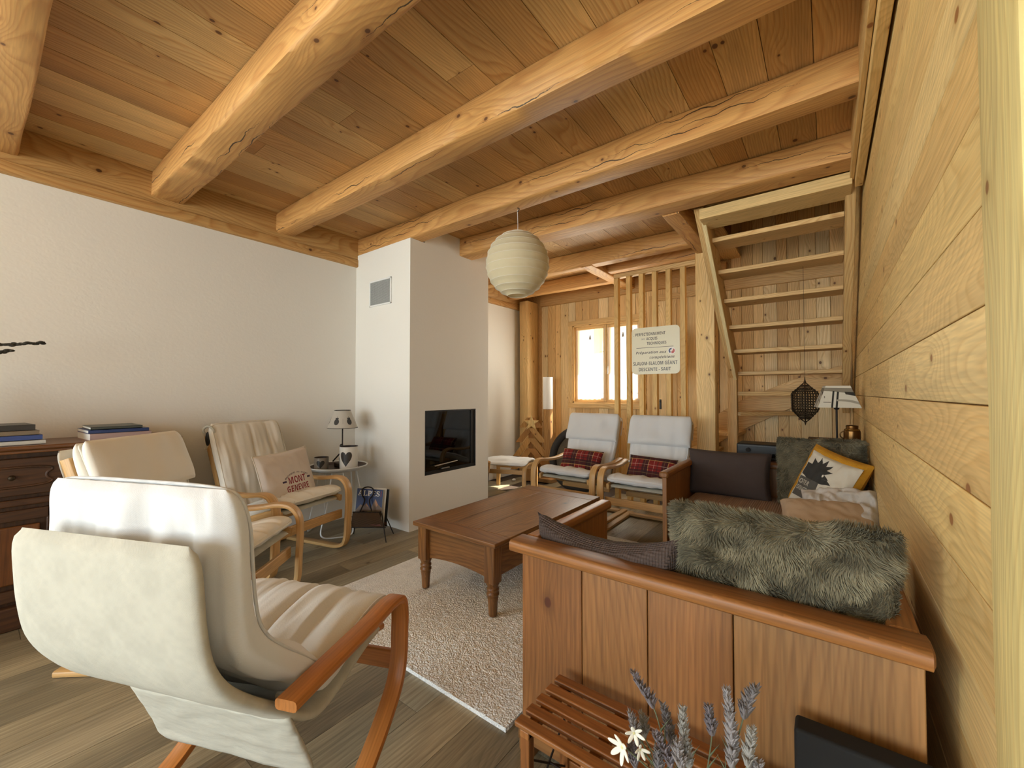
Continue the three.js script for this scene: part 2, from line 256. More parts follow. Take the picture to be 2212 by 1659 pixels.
// left wall, white, with the timber wall plate under the beams
struct('wall_left', [slab(XL - 0.2, XL, 0, YC, ZF - 0.2, 1.2), slab(XL - 0.2, XL, 0, YC, 3.0, ZB + 0.2), slab(XL - 0.2, XL, 0, 0.85, 1.2, 3.0), slab(XL - 0.2, XL, 2.25, YC, 1.2, 3.0)], M.plaster, 'white plastered wall');
{
  const t = struct('window_3', null, null, 'side window left of the camera'), m = wood('pine', 0.55, 0xfff4e2);
  for (const a of [1.2, 2.1]) { const b = a + 0.9, F = 0.06, l = part(t, 'casement', [slab(XL - 0.12, XL - 0.06, 0.85, 2.25, a, a + F, 1), slab(XL - 0.12, XL - 0.06, 0.85, 2.25, b - F, b, 1), slab(XL - 0.12, XL - 0.06, 0.85, 0.85 + F, a, b, 2), slab(XL - 0.12, XL - 0.06, 2.25 - F, 2.25, a, b, 2)], m); part(l, 'pane', slab(XL - 0.094, XL - 0.088, 0.85 + F, 2.25 - F, a + F, b - F), M.glass); }
}
{
  const t = struct('trim_1', grain(timber(ZF, ZB, 0.09, 0.074, { axis: 2, seed: 5, rough: 0.002, wane: 0.006 }).translate(XL - 0.012, 2.482, 0), 2), M.plate, 'lower timber wall plate along the white wall');
  const u = struct('trim_2', grain(timber(ZF, ZB, 0.07, 0.212, { axis: 2, seed: 6, rough: 0.002, wane: 0.004 }).translate(XL - 0.012, 2.624, 0), 2), wood('pine', 0.65, 0xd8bc98), 'upper timber wall plate between the beam ends');
}
// chimney breast with the fire opening
{
  const f0 = -2.507, f1 = -3.188, y0 = 0.455, y1 = 1.04, back = -3.35;
  struct('wall_chimney', [
    slab(XL - 0.05, CHX, 0, y0, CH1, CH0), slab(XL - 0.05, CHX, y1, YB, CH1, CH0), slab(XL - 0.05, CHX, YB, YC, CH1, -2.5),
    slab(XL - 0.05, CHX, y0, y1, CH1, f1), slab(XL - 0.05, CHX, y0, y1, f0, CH0), slab(XL - 0.05, back, y0, y1, f1, f0)], M.plaster, 'white plastered chimney breast');
  const t = thing('fireplace_insert', 'black built-in fireplace with glass door in the white chimney breast', 'fireplace', [CHX, y0, (f0 + f1) / 2]);
  const hw = (f0 - f1) / 2, h = y1 - y0, d = 0.42;
  part(t, 'firebox', [slab(-d, -0.03, 0, 0.012, -hw, hw), slab(-d, -0.03, h - 0.012, h, -hw, hw), slab(-d, -d + 0.012, 0, h, -hw, hw), slab(-d, -0.03, 0, h, -hw, -hw + 0.012), slab(-d, -0.03, 0, h, hw - 0.012, hw)], mat({ map: blotch([30, 26, 23], 0.35, 6, 3), roughness: 0.9 }));
  part(t, 'frame', [slab(-0.03, -0.004, 0, 0.03, -hw, hw), slab(-0.03, -0.004, h - 0.012, h, -hw, hw), slab(-0.03, -0.004, 0, h, -hw, -hw + 0.012), slab(-0.03, -0.004, 0, h, hw - 0.012, hw), slab(-0.034, -0.012, 0.03, h, -hw + 0.012, -hw + 0.06)], M.black);
  part(t, 'glass_door', slab(-0.024, -0.02, 0.03, h - 0.012, -hw + 0.06, hw - 0.012), new THREE.MeshPhysicalMaterial({ color: rgb(46, 42, 38), roughness: 0.03, transmission: 1, thickness: 0 }));
  const bar = part(t, 'handle', [rod([0.012, 0.075, hw - 0.11], [0.012, 0.09, hw - 0.40], 0.005), rod([-0.02, 0.075, hw - 0.13], [0.012, 0.075, hw - 0.13], 0.004)], M.steel, 'chrome bar handle');
  part(t, 'air_lever', slab(-0.012, 0.012, 0.036, 0.044, hw - 0.3, hw - 0.2, -1, 0.002), M.steel);
  part(t, 'log', grain(rod([-0.30, 0.06, -hw + 0.12], [-0.2, 0.07, hw - 0.1], 0.05, 0.045, 10), 2), wood('walnut', 0.9, 0x605048));
}
// vent grille
{
  const t = thing('vent_grille', 'grey mesh vent grille in a white frame high on the chimney', 'vent', [(-3.477 - 3.145) / 2, 2.139, CH0]);
  const w = 0.166, h = 0.122;
  part(t, 'frame', [slab(-w, w, h - 0.014, h, 0, 0.012, -1, 0.003), slab(-w, w, -h, -h + 0.014, 0, 0.012, -1, 0.003), slab(-w, -w + 0.014, -h, h, 0, 0.012, -1, 0.003), slab(w - 0.014, w, -h, h, 0, 0.012, -1, 0.003)], M.white);
  part(t, 'backing', slab(-w + 0.01, w - 0.01, -h + 0.01, h - 0.01, 0.0005, 0.003), mat({ color: rgb(110, 112, 112) }));
  const bars = []; for (let i = 0; i < 22; i++) { const y = -h + 0.018 + i * (2 * h - 0.036) / 21; bars.push(slab(-w + 0.012, w - 0.012, y - 0.0022, y + 0.0022, 0.003, 0.008)); }
  for (let i = 0; i < 30; i++) { const x = -w + 0.018 + i * (2 * w - 0.036) / 29; bars.push(slab(x - 0.0014, x + 0.0014, -h + 0.012, h - 0.012, 0.003, 0.007)); }
  part(t, 'mesh', bars, mat({ color: rgb(176, 178, 176), roughness: 0.5 }));
}
// beams
const beamLabels = ['hewn ceiling beam at the photo\'s left edge, nearest the camera', 'cracked ceiling beam between the leftmost beam and the one meeting the wall plate midway', 'long honey ceiling beam running from the white wall to the top edge', 'ceiling beam resting on the chimney, with the paper lantern hooked to it', 'ceiling beam starting at the chimney front and carrying the stair top', 'ceiling beam in the far room, just beyond the stair head beam', 'farthest ceiling beam, nearest the window wall'];
[[-0.085, 0.16, XL - 0.04, XR], [-0.845, 0.18, XL - 0.04, 0.14], [-1.645, 0.155, XL - 0.04, 0.14], [-2.41, 0.145, XL - 0.04, 0.14], [-3.165, 0.19, CHX - 0.1, 0.14, 0.045], [-4.05, 0.12, XL - 0.04, -0.95], [-4.81, 0.11, XL - 0.04, -2.08]].forEach(([z, d, a, b, skew = 0], i) => {
  const g = timber(a, b, d, 0.17, { axis: 0, seed: 20 + i, wane: 0.017, rough: 0.007, steps: 110 }); if (skew) g.rotateY(skew);
  const o = single('ceiling_beam', g, M.beam, beamLabels[i], 'beam'); o.position.set(0, YB + 0.085, z);
});
for (const [x, z0, z1, w, l] of [[-2.04, ZF, -4.0, 0.14, 'short trimmer beam running into the window wall'], [-0.93, -4.3, -3.22, 0.13, 'short trimmer beam beside the stair head']]) {
  const o = single('trimmer_beam', timber(z0, z1, w, 0.16, { axis: 2, seed: 40 + z0, wane: 0.012, rough: 0.004 }), M.beam, l, 'beam'); o.position.set(x, YB + 0.07, 0);
}
single('trimmer_beam', timber(-2.0, -0.85, 0.12, 0.15, { axis: 0, seed: 51, wane: 0.012, rough: 0.004 }).translate(0, YB + 0.085, -4.44), M.beam, 'trimmer beam above the slat screen', 'beam');

// far wall of upright boards with the window and a door
const WIN = { x0: -2.9, x1: -1.9, y0: 1.06, y1: 2.16 };
{
  const w = struct('wall_far', null, null, 'window wall of upright pine boards');
  part(w, 'backing', [slab(XL - 0.2, WIN.x0, 0, 4.4, ZF - 0.16, ZF - 0.022), slab(WIN.x1, XR + 0.2, 0, 4.4, ZF - 0.16, ZF - 0.022), slab(WIN.x0, WIN.x1, 0, WIN.y0, ZF - 0.16, ZF - 0.022), slab(WIN.x0, WIN.x1, WIN.y1, 4.4, ZF - 0.16, ZF - 0.022)], M.plate);
  const r = rng(99); let k = 0;
  for (let x = -3.43; x < XR;) {
    const wd = Math.min(0.095 + 0.05 * r(), XR - x); if (wd < 0.02) break; const a = x + 0.0015, b = x + wd - 0.0015, dep = 0.018 + 0.003 * r(), pool = r() < 0.75 ? M.farWall : M.farWallB, m = pool[k++ % pool.length];
    const spans = b > WIN.x0 - 0.01 && a < WIN.x1 + 0.01 ? [[0, WIN.y0], [WIN.y1, 2.5]] : [[0, x > -0.95 ? 2.38 : 2.5]];
    for (const [y0, y1] of spans) part(w, 'board', slab(a, b, y0, y1, ZF - 0.022, ZF - 0.022 + dep, 1, 0.003), m);
    if (x > -0.95) part(w, 'board', slab(a, b, 2.56, 4.3, ZF - 0.022, ZF - 0.022 + dep, 1, 0.003), m);
    x += wd;
  }
  part(w, 'top_plate', timber(-3.43, -0.9, 0.07, 0.2, { axis: 0, seed: 61, wane: 0.006, rough: 0.002 }).translate(0, 2.6, ZF + 0.004), M.plate);
  part(w, 'floor_beam', timber(-0.95, XR, 0.06, 0.19, { axis: 0, seed: 62, wane: 0.008, rough: 0.003 }).translate(0, 2.465, ZF + 0.004), M.stair);
}
single('corner_post', timber(0, YB, 0.28, 0.15, { axis: 1, seed: 63, wane: 0.01, rough: 0.003 }).rotateY(Math.PI / 2).translate(-3.575, 0, ZF + 0.13), M.post, 'square timber post in the corner beside the white far wall', 'post');
// window_1: two casements with sheer curtains
{
  const t = struct('window_1', null, null, 'two-leaf wooden window in the far wall'); t.position.set((WIN.x0 + WIN.x1) / 2, WIN.y0, ZF);
  const w = (WIN.x1 - WIN.x0) / 2, h = WIN.y1 - WIN.y0, T = 0.065, m = wood('pine', 0.55, 0xffeed2);
  part(t, 'architrave', [slab(-w - T, w + T, h, h + T, -0.02, 0.018, 0, 0.004), slab(-w - T, w + T, -T - 0.005, 0, -0.02, 0.03, 0, 0.004), slab(-w - T, -w, 0, h, -0.02, 0.016, 1, 0.004), slab(w, w + T, 0, h, -0.02, 0.016, 1, 0.004)], m);
  part(t, 'jamb', [slab(-w, -w + 0.02, 0, h, -0.16, 0.0, 1), slab(w - 0.02, w, 0, h, -0.16, 0, 1), slab(-w, w, 0, 0.02, -0.16, 0, 0), slab(-w, w, h - 0.02, h, -0.16, 0, 0)], m);
  for (const s of [-1, 1]) {
    const a = s < 0 ? -w + 0.02 : 0.002, b = s < 0 ? -0.002 : w - 0.02, F = 0.05;
    const c = part(t, 'casement', [slab(a, a + F, 0.02, h - 0.02, -0.09, -0.045, 1, 0.004), slab(b - F, b, 0.02, h - 0.02, -0.09, -0.045, 1, 0.004), slab(a, b, 0.02, 0.02 + F, -0.088, -0.047, 0, 0.004), slab(a, b, h - 0.02 - F, h - 0.02, -0.088, -0.047, 0, 0.004)], m);
    part(c, 'pane', slab(a + F, b - F, 0.02 + F, h - 0.02 - F, -0.07, -0.066), M.glass);
    if (s > 0) part(c, 'handle', [slab(a + 0.012, a + 0.03, h * 0.38, h * 0.46, -0.046, -0.03, -1, 0.004), slab(a + 0.014, a + 0.028, h * 0.36, h * 0.44, -0.03, -0.014, -1, 0.004)], M.white);
    // sheer curtain hung on the leaf
    const g = new THREE.PlaneGeometry(b - a - 0.03, h - 0.11, 40, 10), p = g.attributes.position; for (let i = 0; i < p.count; i++) p.setZ(i, 0.004 * Math.sin(p.getX(i) * 90 + s) + 0.002 * N1(p.getX(i) * 30, p.getY(i) * 4)); g.computeVertexNormals(); g.translate((a + b) / 2, h / 2 - 0.01, -0.036);
    const cu = single('sheer_curtain', g, new THREE.MeshPhysicalMaterial({ color: rgb(250, 246, 236), roughness: 0.95, transmission: 0.5, thickness: 0, transparent: true, opacity: 0.6, side: THREE.DoubleSide }), s < 0 ? 'left sheer white curtain on the far window, nearer the corner post' : 'right sheer white curtain on the far window, behind the slats', 'curtain', 'sheer curtains on the far window'); cu.position.copy(t.position);
    // embroidered fir tree and scrolls
    const fir = shapeOf([[0, 0.07], [0.012, 0.045], [0.006, 0.046], [0.018, 0.024], [0.009, 0.025], [0.022, 0.002], [0.004, 0.002], [0.004, -0.012], [-0.004, -0.012], [-0.004, 0.002], [-0.022, 0.002], [-0.009, 0.025], [-0.018, 0.024], [-0.006, 0.046], [-0.012, 0.045]]);
    const e = part(cu, 'embroidery', [plate(fir, 0.0008, 0).translate((a + b) / 2, h - 0.21, -0.03), ...[0.12, 0.64].map((f) => tube([[b - 0.09, h * f, -0.03], [b - 0.075, h * f + 0.012, -0.03], [b - 0.055, h * f + 0.002, -0.03], [b - 0.035, h * f + 0.01, -0.03]], 0.0022))], mat({ color: rgb(150, 140, 120) }));
  }
}
// door_1 in the far wall behind the slats
{
  const t = struct('door_1', null, null, 'narrow boarded door behind the slat screen'); t.position.set(-1.79, 0, ZF);
  part(t, 'architrave', [slab(0, 0.075, 0, 2.39, -0.01, 0.022, 1, 0.004), slab(0.72, 0.795, 0, 2.39, -0.01, 0.022, 1, 0.004), slab(0, 0.795, 2.36, 2.43, -0.01, 0.02, 0, 0.004)], M.stair);
  for (let i = 0; i < 5; i++) part(t, 'board', slab(0.076 + i * 0.1288, 0.074 + (i + 1) * 0.1288, 0.01, 2.35, -0.01, 0.008 + 0.002 * (i % 2), 1, 0.004), M.farWall[i % 4]);
  part(t, 'door_handle', [slab(0.118, 0.142, 1.0, 1.12, 0.008, 0.018, -1, 0.004), rod([0.13, 1.09, 0.015], [0.13, 1.09, 0.035], 0.009)], M.black);
}
// right wall of wide level boards
{
  const w = struct('wall_right', null, null, 'wall of wide level ash-coloured boards');
  part(w, 'backing', slab(XR + 0.02, XR + 0.16, 0, 4.4, ZF - 0.16, -0.957), M.plate);
  for (let k = 0; k < 27; k++) { const y0 = k * 0.16 + 0.06 - 0.16, r = rng(k + 300), cut = lerp(-4.6, -2.2, r()); const a = Math.max(0, y0), b = y0 + 0.16; for (const [z0, z1] of [[ZF, cut], [cut, -0.957]]) { if (k % 2 && z0 === ZF) { part(w, 'board', slab(XR, XR + 0.022, a + 0.0012, b - 0.0012, ZF, -0.957, 2, 0.0025), M.sideWall[k % 4]); break; } if (k % 2 === 0) part(w, 'board', slab(XR, XR + 0.022, a + 0.0012, b - 0.0012, z0 + 0.0006, z1 - 0.0006, 2, 0.0025), M.sideWall[(k + (z0 === ZF ? 1 : 0)) % 4]); } }
}
single('door_post', timber(0, YC - 0.02, 0.17, 0.17, { axis: 1, seed: 71, wane: 0.012, rough: 0.003 }).translate(XR + 0.08, 0, -0.87), M.doorPost, 'pale square timber post at the photo\'s right edge, ending the board wall', 'post');
struct('trim_3', slab(0.128, 0.15, 2.52, YC, -3.3, -0.9, 2, 0.004), wood('wall', 0.6, 0xe8d0b0), 'cover board where the beams meet the right wall');
struct('trim_4', slab(0.152, 0.19, 2.47, YC - 0.01, -3.3, -0.9, 2, 0.004), wood('wall', 0.6, 0xf0dcbc), 'second cover board along the top of the right wall');

// the rest of the room, behind and beside the camera
struct('wall_side', [slab(XO, XO + 0.2, 0, YC, -0.9, ZB + 0.2), slab(XR + 0.16, XO + 0.2, 0, YC, -1.1, -0.92)], M.plaster, 'white walls of the kitchen corner');
const DOOR = { x0: -3.5, x1: 0.9, y1: 2.42 };
struct('wall_back', [slab(XL - 0.2, DOOR.x0, 0, YC, ZB, ZB + 0.2), slab(DOOR.x1, XO + 0.2, 0, YC, ZB, ZB + 0.2), slab(DOOR.x0, DOOR.x1, DOOR.y1, YC, ZB, ZB + 0.2)], M.plaster, 'white wall with the glazed terrace door');
{
  const t = struct('window_2', null, null, 'glazed terrace door behind the camera'); const m = wood('pine', 0.55, 0xffeed2), z0 = ZB + 0.06, z1 = ZB + 0.13;
  for (let i = 0; i < 4; i++) { const a = DOOR.x0 + i * 1.1, b = a + 1.1, F = 0.07; const l = part(t, 'leaf', [slab(a, a + F, 0, DOOR.y1, z0, z1, 1), slab(b - F, b, 0, DOOR.y1, z0, z1, 1), slab(a, b, 0, F + 0.03, z0, z1, 0), slab(a, b, DOOR.y1 - F, DOOR.y1, z0, z1, 0)], m); part(l, 'pane', slab(a + F, b - F, F + 0.03, DOOR.y1 - F, z0 + 0.03, z0 + 0.036), M.glass); }
}
// stairwell above the opening
struct('wall_stairwell', [slab(-1.05, -0.98, YC + 0.2, 4.4, ZF - 0.16, -3.2), slab(-1.05, XR + 0.2, YC + 0.2, 4.4, -3.24, -3.16), slab(-1.1, XR + 0.2, 4.3, 4.5, ZF - 0.2, -3.1)], M.plate, 'board lining of the stairwell above');
// outside the far window
struct('ground', slab(-30, 30, -0.6, -0.3, -40, 30), mat({ color: rgb(190, 186, 176), roughness: 1 }), 'pale ground outside');
{
  const t = struct('roof_eave', null, null, 'wooden eave outside the far window');
  for (let i = 0; i < 4; i++) part(t, 'board', slab(-4.2, -0.6, 2.28 - i * 0.02, 2.31 - i * 0.02, ZF - 0.2 - (i + 1) * 0.115, ZF - 0.2 - i * 0.115 - 0.004, 0), M.farWall[i % 4]);
  part(t, 'bracket', timber(-0.16, 0.5, 0.14, 0.14, { axis: 1, seed: 81 }).translate(-2.72, 1.95, ZF - 0.5), M.post);
}
// ---------- stairs, slat screen, posts ----------
{
  const xa = -0.72, xb = 0.11, t = thing('staircase', 'open pine staircase rising towards the stair head beam along the board wall', 'staircase', [0, 0, 0]);
  const y0 = 2.405, z0 = -3.6, dy = 0.205, dz = 0.225;
  const slope = (s) => [z0 - dz * s, y0 - dy * s];
  // stringers: sloping planks on either side
  const stringer = (x, th, w, s0, s1, m, name) => { const [za, ya] = slope(s0), [zb, yb] = slope(s1), L = Math.hypot(zb - za, yb - ya), g = grain(new RoundedBoxGeometry(th, L, w, 2, 0.004), 1); g.rotateX(Math.atan2(za - zb, ya - yb)); g.translate(x, (ya + yb) / 2 + 0.03, (za + zb) / 2 - 0.05); return part(t, name, g, m); };
  stringer(xa - 0.035, 0.07, 0.22, -1.15, 5.1, M.stair, 'stringer'); stringer(xb + 0.028, 0.055, 0.2, -1.3, 6.6, M.stair, 'stringer');
  { const [za, ya] = slope(-1.1), [zb, yb] = slope(4.95), L = Math.hypot(zb - za, yb - ya), g = grain(new RoundedBoxGeometry(0.03, L, 0.02, 2, 0.004), 1); g.rotateX(Math.atan2(za - zb, ya - yb)); g.translate(xa - 0.015, (ya + yb) / 2 - 0.055, (za + zb) / 2 + 0.035); part(t, 'edge_strip', g, wood('wall', 0.55, 0xffffff)); }
  for (let i = -1; i < 8; i++) { const [z, y] = slope(i), far = Math.max(z - 0.24, ZF + 0.01); if (i < 6) part(t, 'tread', slab(xa, xb, y, y + 0.036, far, z, 0, 0.005), M.stair); else { const s = shapeOf(i === 6 ? [[xa - 0.02, -4.72], [xb, -5.0], [xb, -5.245], [xa - 0.02, -5.0]] : [[xa - 0.02, -4.72], [xa + 0.02, -4.72], [-0.2, -5.245], [-0.6, -5.245]]); part(t, 'tread', grain(plate(s, 0.034, 0.002).rotateX(Math.PI / 2).translate(0, y + 0.036, 0), 0), M.stair); } }
  { const s = shapeOf([[xa - 0.06, 4.72], [xa - 0.02, 4.72], [-0.62, 5.245], [-1.02, 5.245]].map(([x, z]) => [x, -z])); for (const [k, y] of [[0, 0.76], [1, 0.555]]) part(t, 'tread', slab(-1.0 - k * 0.23, -0.72 - k * 0.23, y, y + 0.034, ZF + 0.01, -4.7, 2, 0.005), M.stair); }
  // newel and the wall stringer of the lower flight
  part(t, 'newel_post', timber(0, 1.47, 0.085, 0.09, { axis: 1, seed: 91, wane: 0.006, rough: 0.001 }).translate(xa - 0.045, 0, -4.72), M.stair);
  { const s = shapeOf([[-1.3, 0.42], [-0.797, 0.77], [-0.27, 1.065], [0.17, 1.22], [0.17, 1.49], [-0.3, 1.33], [-0.793, 1.1], [-1.3, 0.75]]); part(t, 'wall_stringer', grain(plate(s, 0.03, 0.003).translate(0, 0, ZF + 0.006), 0), M.stair); }
  part(t, 'head_board', slab(xa - 0.02, xb + 0.03, 2.485, 2.563, -3.52, -3.27, 0, 0.004), mat({ map: TEX.wall, color: 0xe6d8c4, roughness: 0.65 }));
}
single('stair_post', timber(0, YB + 0.02, 0.165, 0.15, { axis: 1, seed: 92, wane: 0.008, rough: 0.003 }).translate(-0.925, 0, -4.35), M.post, 'square timber post between the slat screen and the stair', 'post');
{
  const t = thing('slat_screen', 'screen of upright pine slats hung under the trimmer beam', 'screen', [0, 0, -4.31]);
  part(t, 'top_rail', slab(-1.85, -1.008, 2.455, 2.5, -0.035, 0.035, 0, 0.004), M.stair);
  for (const x of [-1.825, -1.688, -1.548, -1.41, -1.27, -1.13]) part(t, 'slat', slab(x - 0.024, x + 0.024, 0.02, 2.455, -0.03, 0.03, 1, 0.004), wood('wall', 0.6, 0xf4dcb8));
  part(t, 'bottom_rail', slab(-1.85, -1.008, 0, 0.045, -0.03, 0.03, 0, 0.004), M.stair);
}
// enamel sign on the slats
{
  const w = 0.49, h = 0.485, r = 0.045, sh = new THREE.Shape(); sh.moveTo(-w / 2 + r, -h / 2); sh.lineTo(w / 2 - r, -h / 2); sh.absarc(w / 2 - r, -h / 2 + r, r, -Math.PI / 2, 0); sh.lineTo(w / 2, h / 2 - r); sh.absarc(w / 2 - r, h / 2 - r, r, 0, Math.PI / 2); sh.lineTo(-w / 2 + r, h / 2); sh.absarc(-w / 2 + r, h / 2 - r, r, Math.PI / 2, Math.PI); sh.lineTo(-w / 2, -h / 2 + r); sh.absarc(-w / 2 + r, -h / 2 + r, r, Math.PI, 1.5 * Math.PI);
  const tex = canvasTex(1024, 1014, (x, W, H) => {
    x.fillStyle = '#e4dcc0'; x.fillRect(0, 0, W, H); x.fillStyle = '#33231d'; const T = (s, f, px, py, wd, al = 'left') => { x.font = f; x.textAlign = al; x.save(); const m = x.measureText(s).width; x.translate(px, py); if (wd) x.scale(wd / m, 1); x.fillText(s, 0, 0); x.restore(); };
    x.textBaseline = 'alphabetic';
    T('.', 'bold 60px sans-serif', 40, 176); T('PERFECTIONNEMENT', 'bold 88px sans-serif', 82, 176, 650); T('DES', '46px sans-serif', 215, 268, 80); T('ACQUIS', 'bold 82px sans-serif', 325, 276, 240); T('TECHNIQUES', 'bold 82px sans-serif', 335, 378, 420);
    x.fillRect(105, 436, 790, 9); T('Préparation aux', 'italic bold 74px sans-serif', 85, 572, 660); T('compétitions', 'italic bold 74px sans-serif', 385, 682, 530); T('SLALOM-SLALOM GÉANT', 'bold 104px sans-serif', 30, 818, 945); T('DESCENTE - SAUT', 'bold 100px sans-serif', 150, 946, 690);
    const cx = 858, cy = 534; x.fillStyle = '#efe8dc'; x.beginPath(); x.arc(cx, cy, 82, 0, 7); x.fill(); x.strokeStyle = '#cfc4b0'; x.lineWidth = 3; x.stroke();
    x.lineWidth = 30; x.strokeStyle = '#232a5c'; x.beginPath(); x.arc(cx - 6, cy - 2, 40, 0.62 * Math.PI, 1.55 * Math.PI); x.stroke(); x.strokeStyle = '#b83a30'; x.beginPath(); x.arc(cx + 8, cy + 2, 40, -0.42 * Math.PI, 0.55 * Math.PI); x.stroke();
    x.fillStyle = '#b83a30'; x.beginPath(); x.ellipse(cx + 22, cy + 26, 26, 32, 0.5, 0, 7); x.fill(); x.strokeStyle = '#efe8dc'; x.lineWidth = 14; x.beginPath(); x.moveTo(cx - 22, cy + 52); x.quadraticCurveTo(cx - 10, cy - 10, cx + 40, cy - 50); x.stroke();
  });
  const g = plate(sh, 0.003, 0.001), p = g.attributes.position, uv = g.attributes.uv; for (let i = 0; i < p.count; i++) uv.setXY(i, p.getX(i) / w + 0.5, p.getY(i) / h + 0.5);
  const o = single('enamel_sign', g, mat({ map: tex, roughness: 0.35 }), 'cream enamel ski-school sign with dark lettering hung on the slats', 'sign'); o.position.set(-1.402, 1.638, -4.276);
}

// ---------- bentwood armchairs ----------
const PROFILE = [[0.36, 0.405], [0.30, 0.413], [0.15, 0.375], [0.0, 0.325], [-0.09, 0.30], [-0.155, 0.315], [-0.195, 0.375], [-0.225, 0.47], [-0.265, 0.59], [-0.32, 0.73], [-0.365, 0.85], [-0.385, 0.905]];
function armchair(label, [x, z], [fx, fz], { profile = PROFILE, headrest = true, seams = [], cushion = M.cotton, sling = M.canvas, frame = M.beech, armPath, armX = 0.31, topOver = 0.05, seed = 1, hw = 0.275, loop = false, wrap = false, railX = 0.255, cushLift = 0.055, slingTop = 1 } = {}) {
  const t = thing('bentwood_armchair', label, 'armchair', [x, 0, z], Math.atan2(fx, fz), 'bentwood armchairs with canvas cushions');
  const rail = profile.slice();
  for (const s of [-1, 1]) part(t, 'side_rail', strip(wrap ? rail.slice(0, -1) : rail, s * railX, 0.022, wrap ? 0.02 : 0.045), frame);
  const arm = armPath || [[-0.235, 0.545], [-0.05, 0.525], [0.14, 0.53], [0.27, 0.545], [0.335, 0.53], [0.375, 0.48], [0.385, 0.40], [0.38, 0.25], [0.37, 0.10], [0.345, 0.04], [0.28, 0.016], [0.1, 0.014], [-0.12, 0.014], [-0.34, 0.014]];
  for (const s of [-1, 1]) part(t, 'arm_frame', strip(arm, s * armX, 0.058, 0.026, 0.008, 90), frame);
  part(t, 'front_stretcher', slab(-armX + 0.02, armX - 0.02, 0.245, 0.31, 0.325, 0.345, 0, 0.006), frame);
  part(t, 'rear_stretcher', slab(-armX + 0.02, armX - 0.02, 0.012, 0.036, -0.29, -0.23, 0, 0.006), frame);
  if (!wrap) part(t, 'seat_bar', slab(-0.26, 0.26, 0.235, 0.285, -0.10, -0.078, 0, 0.005), frame);
  for (const s of [-1, 1]) part(t, 'bolt', rod([s * 0.26, arm[0][1] - 0.005, arm[0][0] + 0.03], [s * (armX + 0.02), arm[0][1] - 0.005, arm[0][0] + 0.03], 0.008), M.steel);
  const sl = part(t, 'sling', pad(profile, wrap ? 0.262 : 0.246, wrap ? 0.034 : 0.016, { ns: 60, lift: 0.0, wrinkle: 0.002, seed: seed + 50, pe: 0.2, endk: 40, s1: slingTop }), sling);
  if (wrap) part(sl, 'rear_hem', pad([[-0.035, 0.205], [-0.055, 0.262], [-0.085, 0.33], [-0.125, 0.42]], 0.263, 0.024, { ns: 24, wrinkle: 0.003, seed: 8, pe: 0.2, endk: 30 }), sling);
  const prof2 = profile.concat([[profile.at(-1)[0] - 0.018, profile.at(-1)[1] + topOver]]);
  const cu = part(t, 'cushion', pad(prof2, hw, 0.085, { lift: cushLift, ns: 100, na: 96, seams, seamDepth: seams.length ? 0.019 : 0, wrinkle: 0.010, seed, pe: 0.3, waist: headrest ? 0.1 : 0 }), cushion);
  // piped edge
  const c = new THREE.CatmullRomCurve3(prof2.map(([z, y]) => V3(0, y, z)), false, 'centripetal'), loopPts = [];
  const at = (q, x, off) => { const p = c.getPointAt(q), d = c.getTangentAt(q); return V3(x, p.y - d.z * off, p.z + d.y * off); };
  for (const s of [-1, 1]) {
    for (let i = 0; i <= 44; i++) { const q = lerp(0.012, 0.988, s < 0 ? i / 44 : 1 - i / 44), e = Math.abs(2 * q - 1), k = Math.sqrt(1 - Math.pow(e, 10)), re = (1 - 0.1 * Math.pow(e, 24)) * (1 - (headrest ? 0.1 : 0) * Math.exp(-Math.pow((q - 0.52) / 0.14, 2))); loopPts.push(at(q, s * hw * re * 0.962, cushLift + 0.027 * k)); }
    for (const u of [0.75, 0.45, 0.15, -0.15, -0.45, -0.75]) loopPts.push(at(s < 0 ? 0.996 : 0.004, s * hw * 0.86 * u * -1, cushLift + 0.012));
  }
  part(cu, 'piping', tube(loopPts, 0.004, { closed: true, steps: 260, sides: 5 }), cushion);
  if (headrest) { const hp = part(t, 'headrest', pad(prof2, hw * 1.04, 0.07, { lift: cushLift + 0.055, s0: 0.755, s1: 0.995, ns: 30, na: 48, wrinkle: 0.012, seed: seed + 7, endk: 5, pe: 0.26 }), cushion);
    const p0 = c.getPointAt(0.99); part(hp, 'flap', pad(prof2, hw * 0.99, 0.012, { lift: -0.02, s0: 0.84, s1: 0.995, ns: 16, na: 24, wrinkle: 0.003, seed: seed + 9 }), cushion); }
  if (loop) { part(t, 'sling_loop', tube([[-0.26, 0.88, -0.375], [-0.285, 0.94, -0.375], [-0.275, 0.965, -0.34], [-0.255, 0.93, -0.31], [-0.27, 0.80, -0.37]], 0.008, { steps: 40 }), sling); part(t, 'rail_cap', new THREE.SphereGeometry(1, 14, 10).scale(0.012, 0.05, 0.02).translate(-0.272, 0.875, -0.35), M.black, 'black oval end cap'); }
  return t;
}
